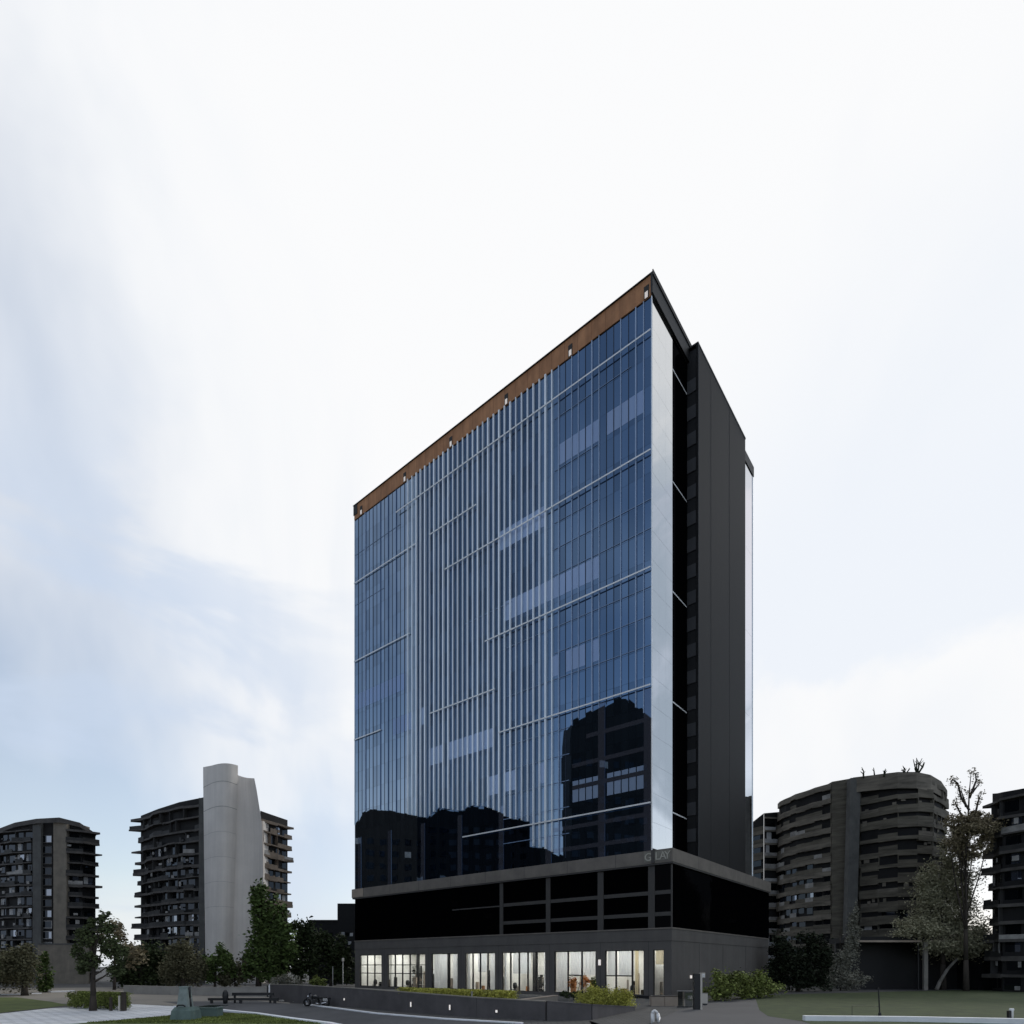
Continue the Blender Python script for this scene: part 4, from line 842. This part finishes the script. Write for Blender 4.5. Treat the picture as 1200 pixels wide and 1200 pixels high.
for f in range(13):
    z = 3+f*2.9; 
    wn = MB().box(x0+.25,x0+.42,y-.14,y-.004,z,z+2.1).box(x1-.42,x1-.25,y-.14,y-.004,z,z+2.1).box(x0+.42,x1-.42,y-.14,y-.004,z+1.95,z+2.1).box(x0+.42,x1-.42,y-.14,y-.004,z,z+.2).build('stair_window','metal_grey' if f < 5 else 'slab_edge',tA)
    q = MB(); xm = x0+(x1-x0)*random.uniform(.35,.65)
    q.box(x0+.43,xm,y-.05,y-.01,z+.21,z+1.94,0).box(xm+.02,x1-.43,y-.05,y-.01,z+.21,z+1.94,1 if random.random() < .5 else 0).build('pane',['win_dark','win_sky'],wn)
MB().add([(p[0]-o[0],p[1]-o[1]-.8,z) for p, z in [(PX(q,dd),topz(yy,dd)) for q, dd, yy in ((-22,174,988),(0,169,977),(20,166,970),(45,164,965.5),(72,163.4,964.5),(96,166,970),(115,170,981))]]+
         [(p[0]-o[0],p[1]-o[1]-.8,z+.05) for p, z in [(PX(q,dd),topz(yy,dd)) for q, dd, yy in ((-22,174,984),(0,169,972.5),(20,166,965),(45,164,960.5),(72,163.4,959.0),(96,166,965),(115,170,978))]],
         [(i,i+1,8+i,7+i) for i in range(6)]).build('roof_edge','slab_edge',tA)
a, b = PX(44,150), PX(104,150); t = thing('boundary_wall','plain olive beige boundary wall below the far left tower','wall',((a[0]+b[0])/2,150,0))
MB().box(-(b[0]-a[0])/2,(b[0]-a[0])/2,0,.5,0,topz(1107,150)).build('wall_body','tower_pillar',t); MB().box(-(b[0]-a[0])/2-.1,(b[0]-a[0])/2+.1,-.1,.6,topz(1107,150)+.003,topz(1107,150)+.3).build('coping','tower_pillar_d',t)
# B: tower with pale concrete shaft
o = PX(250,154); tB = thing('apartment_tower','dark ragged apartment tower with a tall pale curved concrete shaft','apartment tower',(o[0],o[1],0))
wing(tB, rel([PX(165,170),PX(185,163),PX(210,157.5),PX(240,154)],o), 0, [topz(956,170),topz(948,163),topz(940,157.5),topz(934,154)], 3.02, 12, dark, (1.0,.55), 3.4, .06, .5, jut=(1.9,0), maxwin=95)
brown = dict(wall='tower_wall', slab='slab_brown', rail='slab_brown', railp='rail_pale')
wing(tB, rel([PX(305,156),PX(322,161),PX(337,166)],o), 0, [topz(950,156),topz(956,161),topz(961,166)], 3.02, 10, brown, (.9,.3), 3.0, .1, .55, jut=(0,1.1), maxwin=60)
# shaft: convex half drum on the left, concave flaring blade on the right
kx = 151/F
def loft(name, prof, tops, m, dep=9):
    nn = len(prof(1000)); ys = list(np.linspace(1140, 925, 12)); D_ = 151; pt = lambda px, dy, y: ((px-CX)/F*(D_+dy)-o[0], D_+dy-o[1], topz(y,D_+dy)); rings = [[pt(px, dy, y) for px, dy in prof(y)] for y in ys]
    rings[0] = [(x,y,0) for x,y,z in rings[0]]
    rings.append([pt(p[0], p[1], t_) for p, t_ in zip(prof(900), tops)])
    mb = MB(); vs = [p for q in rings for p in q]; R2 = len(rings)
    mb.add(vs, [(j*nn+i, j*nn+i+1, (j+1)*nn+i+1, (j+1)*nn+i) for j in range(R2-1) for i in range(nn-1)])
    sc_ = 1+dep/151; back_ = lambda v: ((v[0]+o[0])*sc_-o[0], (v[1]+o[1])*sc_-o[1], v[2])
    tp = rings[-1]; bt = [back_(v) for v in tp]; mb.add(tp+bt, [(i,i+1,nn+i+1,nn+i) for i in range(nn-1)])
    for e in (0, nn-1):
        ln = [q[e] for q in rings]; mb.add(ln+[back_(v) for v in ln], [(j,j+1,R2+j+1,R2+j) for j in range(R2-1)])
    return mb.build(name, m, tB)
def drum(y):
    g_ = np.interp(y,[897,1000,1115],[0,.45,1]); l, m_, q = 238+2.5*g_, 248-3.5*g_, 279-7*g_
    return [(l,1.6-3)]+[(m_+(q-m_)*u, -3-3.6*math.sin(math.pi*(.16+.80*u))) for u in np.linspace(0,1,12)]
def blade(y):
    l = np.interp(y,[897,1000,1115],[278.0,275.0,270.6]); q = np.interp(y,[908,940,965,1035,1115],[298,303,307,308.5,303])
    return [(l+(q-l)*u, -3.1+2.0*math.sin(math.pi*u*.9)-1.2*u) for u in np.linspace(0,1,10)]
loft('concrete_drum', drum, [899]+[898-3.6*math.sin(math.pi*(.08+.84*u)) for u in np.linspace(0,1,12)], 'slab_white')
loft('concrete_blade', blade, [908+4*u-1.2*math.sin(math.pi*u)*-1 for u in np.linspace(0,1,10)], 'slab_white')
for yy in (918, 947, 976, 1005, 1034, 1063):
    p = drum(yy); z = topz(yy,146); MB().add([((x-CX)/F*(151+y)-o[0],151+y-o[1]-.03,z) for x,y in p]+[((x-CX)/F*(151+y)-o[0],151+y-o[1]-.03,z+(.12 if yy < 950 else .05)) for x,y in p], [(i,i+1,14+i,13+i) for i in range(12)]).build('shaft_joint','lwall',tB)
pillar(tB, o, 233, 239.5, 152.5, 935, 'tower_pillar_d', 'side_wall', dep=6); pillar(tB, o, 303, 308.5, 155.5, 962, 'slab_white', 'side_wall', dep=6)
# low dark block left of the glass tower
o = PX(392,150); tC = thing('low_block','low dark stepped block behind the trees left of the glass tower','building',(o[0],o[1],0))
MB().box(PX(362,150)[0]-o[0],PX(396,150)[0]-o[0],0,14,0,topz(1080,150)).build('wall','dark_block',tC); MB().box(PX(396.1,150)[0]-o[0],PX(424,150)[0]-o[0],-.5,15,0,topz(1059,150)).build('wall','dark_block',tC)
MB().box(PX(361,150)[0]-o[0],PX(396,150)[0]-o[0],-.2,14.2,topz(1080,150)+.003,topz(1078,150)).build('roof','tower_wall',tC)
for i, (px, py) in enumerate(((400,1096),(405,1096.5),(410,1097),(401,1106),(408,1107),(370,1096),(378,1096),(386,1096.5))):
    a = PX(px,149.4 if px > 396 else 149.9); z = topz(py,149.0); MB().box(a[0]-o[0],a[0]+.75-o[0],-.56 if px > 396 else -.06,-.51 if px > 396 else -.01,z,z+.8).build('window','win_pale' if i in (0,2,4) else 'win_dark',tC)
# D: round block on the right
rb = dict(wall='tower_wall', slab='slab_grey', rail='slab_band', railp='rail_pale')
o = PX(1030,124); tD = thing('round_block','large drum-shaped grey apartment block with sagging horizontal bands','apartment block',(o[0],o[1],0))
plan = [(913,146),(921,142),(935,138),(955,133.5),(975,130)]; 
wing(tD, rel([PX(*p) for p in plan],o), 0, [topz(943,146),topz(938,142),topz(931,138),topz(923,133.5),topz(917.5,130)], 3.1, 16, rb, (.55,.2), 2.6, .12, .75, band=True, slab_h=1.15, maxwin=60)
plan2 = [(1009,126.5),(1030,123.5),(1052,121),(1074,120),(1090,121),(1101,124),(1108,128)]
wing(tD, rel([PX(*p) for p in plan2],o), 0, [topz(910.5,126.5),topz(908,123.5),topz(906,121),topz(906,120),topz(909,121),topz(916,124),topz(927,128)], 2.75, 16, dict(wall='tower_wall',slab='slab_band',rail='slab_band',railp='slab_grey'), (.45,.28), 2.9, .12, .8, slab_h=.95, maxwin=40)
a, b = PX(975.1,129.6), PX(997,127.4); 
MB().prism([(a[0]-o[0],a[1]-o[1]),(b[0]-o[0],b[1]-o[1]),(b[0]-o[0],b[1]-o[1]+14),(a[0]-o[0],a[1]-o[1]+14)],0,topz(914,128.4)).build('stair_tower','slab_band',tD)
pillar(tD, o, 997.2, 1009, 125.6, 911.5, 'tower_pillar_d', 'pillar', dep=1.5, lean=1.2)
a, b = PX(970,131), PX(1013,127.5); MB().prism([(a[0]-o[0],a[1]-o[1]),(b[0]-o[0],b[1]-o[1]),(b[0]-o[0]+3,b[1]-o[1]+10),(a[0]-o[0]+3,a[1]-o[1]+10)],0,topz(916,129)).build('rear_wall','slab_band',tD)
vv = []
for q, dd, yy in ((1000,126,911),(1030,122.9,907.5),(1052,120.3,905.5),(1074,119.3,905.3),(1091,120.3,908.3),(1103,123.6,915.5),(1110,128,926)): p = PX(q,dd); vv.append((p[0]-o[0],p[1]-o[1],topz(yy,dd)))
n7 = len(vv); MB().add(vv+[(x,y,z-3.1) for x,y,z in vv]+[(x,y+14,z) for x,y,z in vv], [(i,i+1,n7+i+1,n7+i) for i in range(n7-1)]+[(i,i+1,2*n7+i+1,2*n7+i) for i in range(n7-1)]).build('parapet','leaf_grey' and 'slab_grey',tD)
oE = PX(898,152); tE = thing('flat_wing','narrow stepped block with pale balcony fronts left of the drum-shaped block','apartment block',(oE[0],oE[1],0))
wing(tE, rel([PX(880,150),PX(895,146.5)],oE), 0, [topz(965,150),topz(953,146.5)], 3.1, 12, rb, (.3,.1), 3.2, .1, .8, band=True, slab_h=.9)
wing(tE, rel([PX(895.3,146.3),PX(913,147)],oE), 0, [topz(953,146.3),topz(951.5,147)], 3.1, 12, dict(wall='tower_wall',slab='slab_grey',rail='rail_pale',railp='win_pale'), (.4,.1), 4.0, .5, .95, band=True, slab_h=.45)
# E: dark block at the right edge
o = PX(1185,104); tF = thing('edge_block','black balconied block cut off by the right edge of the view','apartment block',(o[0],o[1],0))
wing(tF, rel([PX(1163,108),PX(1175,104),PX(1200,101.5),PX(1232,101)],o), 0, [topz(930,108),topz(928,104),topz(924,101.5),topz(922,101)], 3.0, 14, dark, (.8,.5), 2.2, .16, .6, jut=(1.0,0), maxwin=70)
# pavilion
o = PX(1100,110); tP = thing('pavilion','low black open pavilion with thin pale roof edge on the right lawn','pavilion',(o[0],o[1],0))
k = 110/F; X = lambda px: (px-CX)*k-o[0]
zr = topz(1104,110)
MB().box(X(1002),X(1260),.6,9,zr,zr+1.0).build('roof','dark_block',tP); MB().box(X(1004),X(1082),.3,.598,zr+.0,zr+.35).box(X(1092),X(1132),.3,.598,zr+.1,zr+.45).build('roof_edge','stone_beige',tP)
MB().box(X(1000),X(1260),6,6.4,0,zr-.01).box(X(1150),X(1260),.7,5.9,0,zr-.01).build('rear_wall','black',tP)
MB().box(X(1084),X(1088.5),.2,.7,0,zr-.005).build('column','coping',tP); MB().box(X(1078),X(1079),.5,.7,0,zr-.005).build('column','metal_dark',tP)
MB().path([(X(1102),1,0),(X(1106),1,1.5),(X(1115),1,3.8),(X(1127),1,5.8)],[.35,.32,.26,.2],8).build('strut','coping',tP,smooth=True)
# dead shrubs on the drum roof
for px, py, hpx, lab, kk in ((1012,909,11,'lone forked dead shrub at the left of the drum roof',2),(1025,908,9,'small curved dead stem second from the left on the drum roof',1),(1036,907,8,'low dark dead tuft in the middle of the drum roof',5),(1060,906,9,'dark double dead tuft right of the middle of the drum roof',6),(1075,905.5,20,'tallest branching dead shrub on the drum roof',7)):
    dd = 121.5 if px > 1030 else 124.5; b = P(px,py+1,dd); t = thing('dead_shrub',lab,'dead shrub',b,0,'dead shrubs on the drum roof'); q = dd/F*hpx
    for i in range(kk):
        e = Vector((random.uniform(-.55,.6)*q, random.uniform(-.3,.3)*q, random.uniform(.5,1.05)*q)); m_ = e*.5+Vector((random.uniform(-.2,.2)*q,0,.05*q)); MB().path([(0,0,-.3),tuple(m_),tuple(e)],[.16,.11,.05],6).path([tuple(m_),tuple(m_+Vector((.25*q*random.choice([-1,1]),0,.25*q)))],[.09,.03],5).build('stem','leaf_black',t)

# ------------------------------------------------------------------ blocks across the road, out of frame on the left, seen mirrored in the facade
def block(name, label, x0, x1, y0, y1, h, gable=None, fh=3.1):
    t = thing(name, label, 'building', ((x0+x1)/2,(y0+y1)/2,0)); hx, hy = (x1-x0)/2, (y1-y0)/2
    MB().box(-hx,hx,-hy,hy,0,h).build('wall','dark_block',t)
    if gable:
        pts = [(-hy,h+.01),(hy,h+.01)]+gable[::-1]; n = len(pts)
        MB().add([(hx-.05,p[0],p[1]) for p in pts]+[(-hx+.05,p[0],p[1]) for p in pts],[tuple(range(n)),tuple(range(2*n-1,n-1,-1))]+[(i,n+i,n+(i+1)%n,(i+1)%n) for i in range(n)]).build('roof','dark_block',t)
    nw = 0; z = 4
    while z < h-2:
        y = -hy+1.5
        while y < hy-2 and nw < 90:
            MB().box(hx+.003,hx+.06,y,y+2.2,z,z+1.9).build('window','win_dark' if random.random() < .94 else 'win_pale',t); nw += 1; y += max(3.6, 2*hy/6)
        z += max(fh*1.3, h/13)
    return t
def mirror_hit(px, py, X):
    t = T(px); p = C0+U*t; p.z = Z(px,py); v = Vector(((px-CX)/F,1,(HZ-py)/F)); n = Vector((-.631,-.776,0)); q = v-2*v.dot(n)*n; f = (X-p.x)/q.x
    return p.y+q.y*f, p.z+q.z*f
ou = [mirror_hit(px,py,-70) for px, py in ((669,866),(671,846),(727,817),(733,817),(764,842))]
y0, y1 = ou[-1][0], ou[0][0]; ym = (y0+y1)/2; hb = min(z for y,z in ou)-1
block('mirrored_tower','dark gable-topped tower seen mirrored in the lower right of the glass facade',-78,-70,y0,y1,hb,[(y-ym,z) for y,z in reversed(ou)])
def mblock(outline, label):
    pts = [mirror_hit(px,py,-110) for px, py in outline]; b0, b1 = pts[-1][0], pts[0][0]; m_ = (b0+b1)/2; h_ = min(z for y,z in pts)-.5
    block('mirrored_block',label,-118,-110,b0,b1,h_,[(y-m_,z) for y,z in reversed(pts)])
mblock(OUT[0],'dark hump-topped block seen mirrored at the lower left of the glass facade')
mblock(OUT[1],'narrow dark peaked block seen mirrored between two broad blocks in the facade')
mblock(OUT[2],'dark arched block sloping down right, seen mirrored under the pale fins')
mblock(OUT[3],'lowest dark block seen mirrored just above the ledge in the facade')
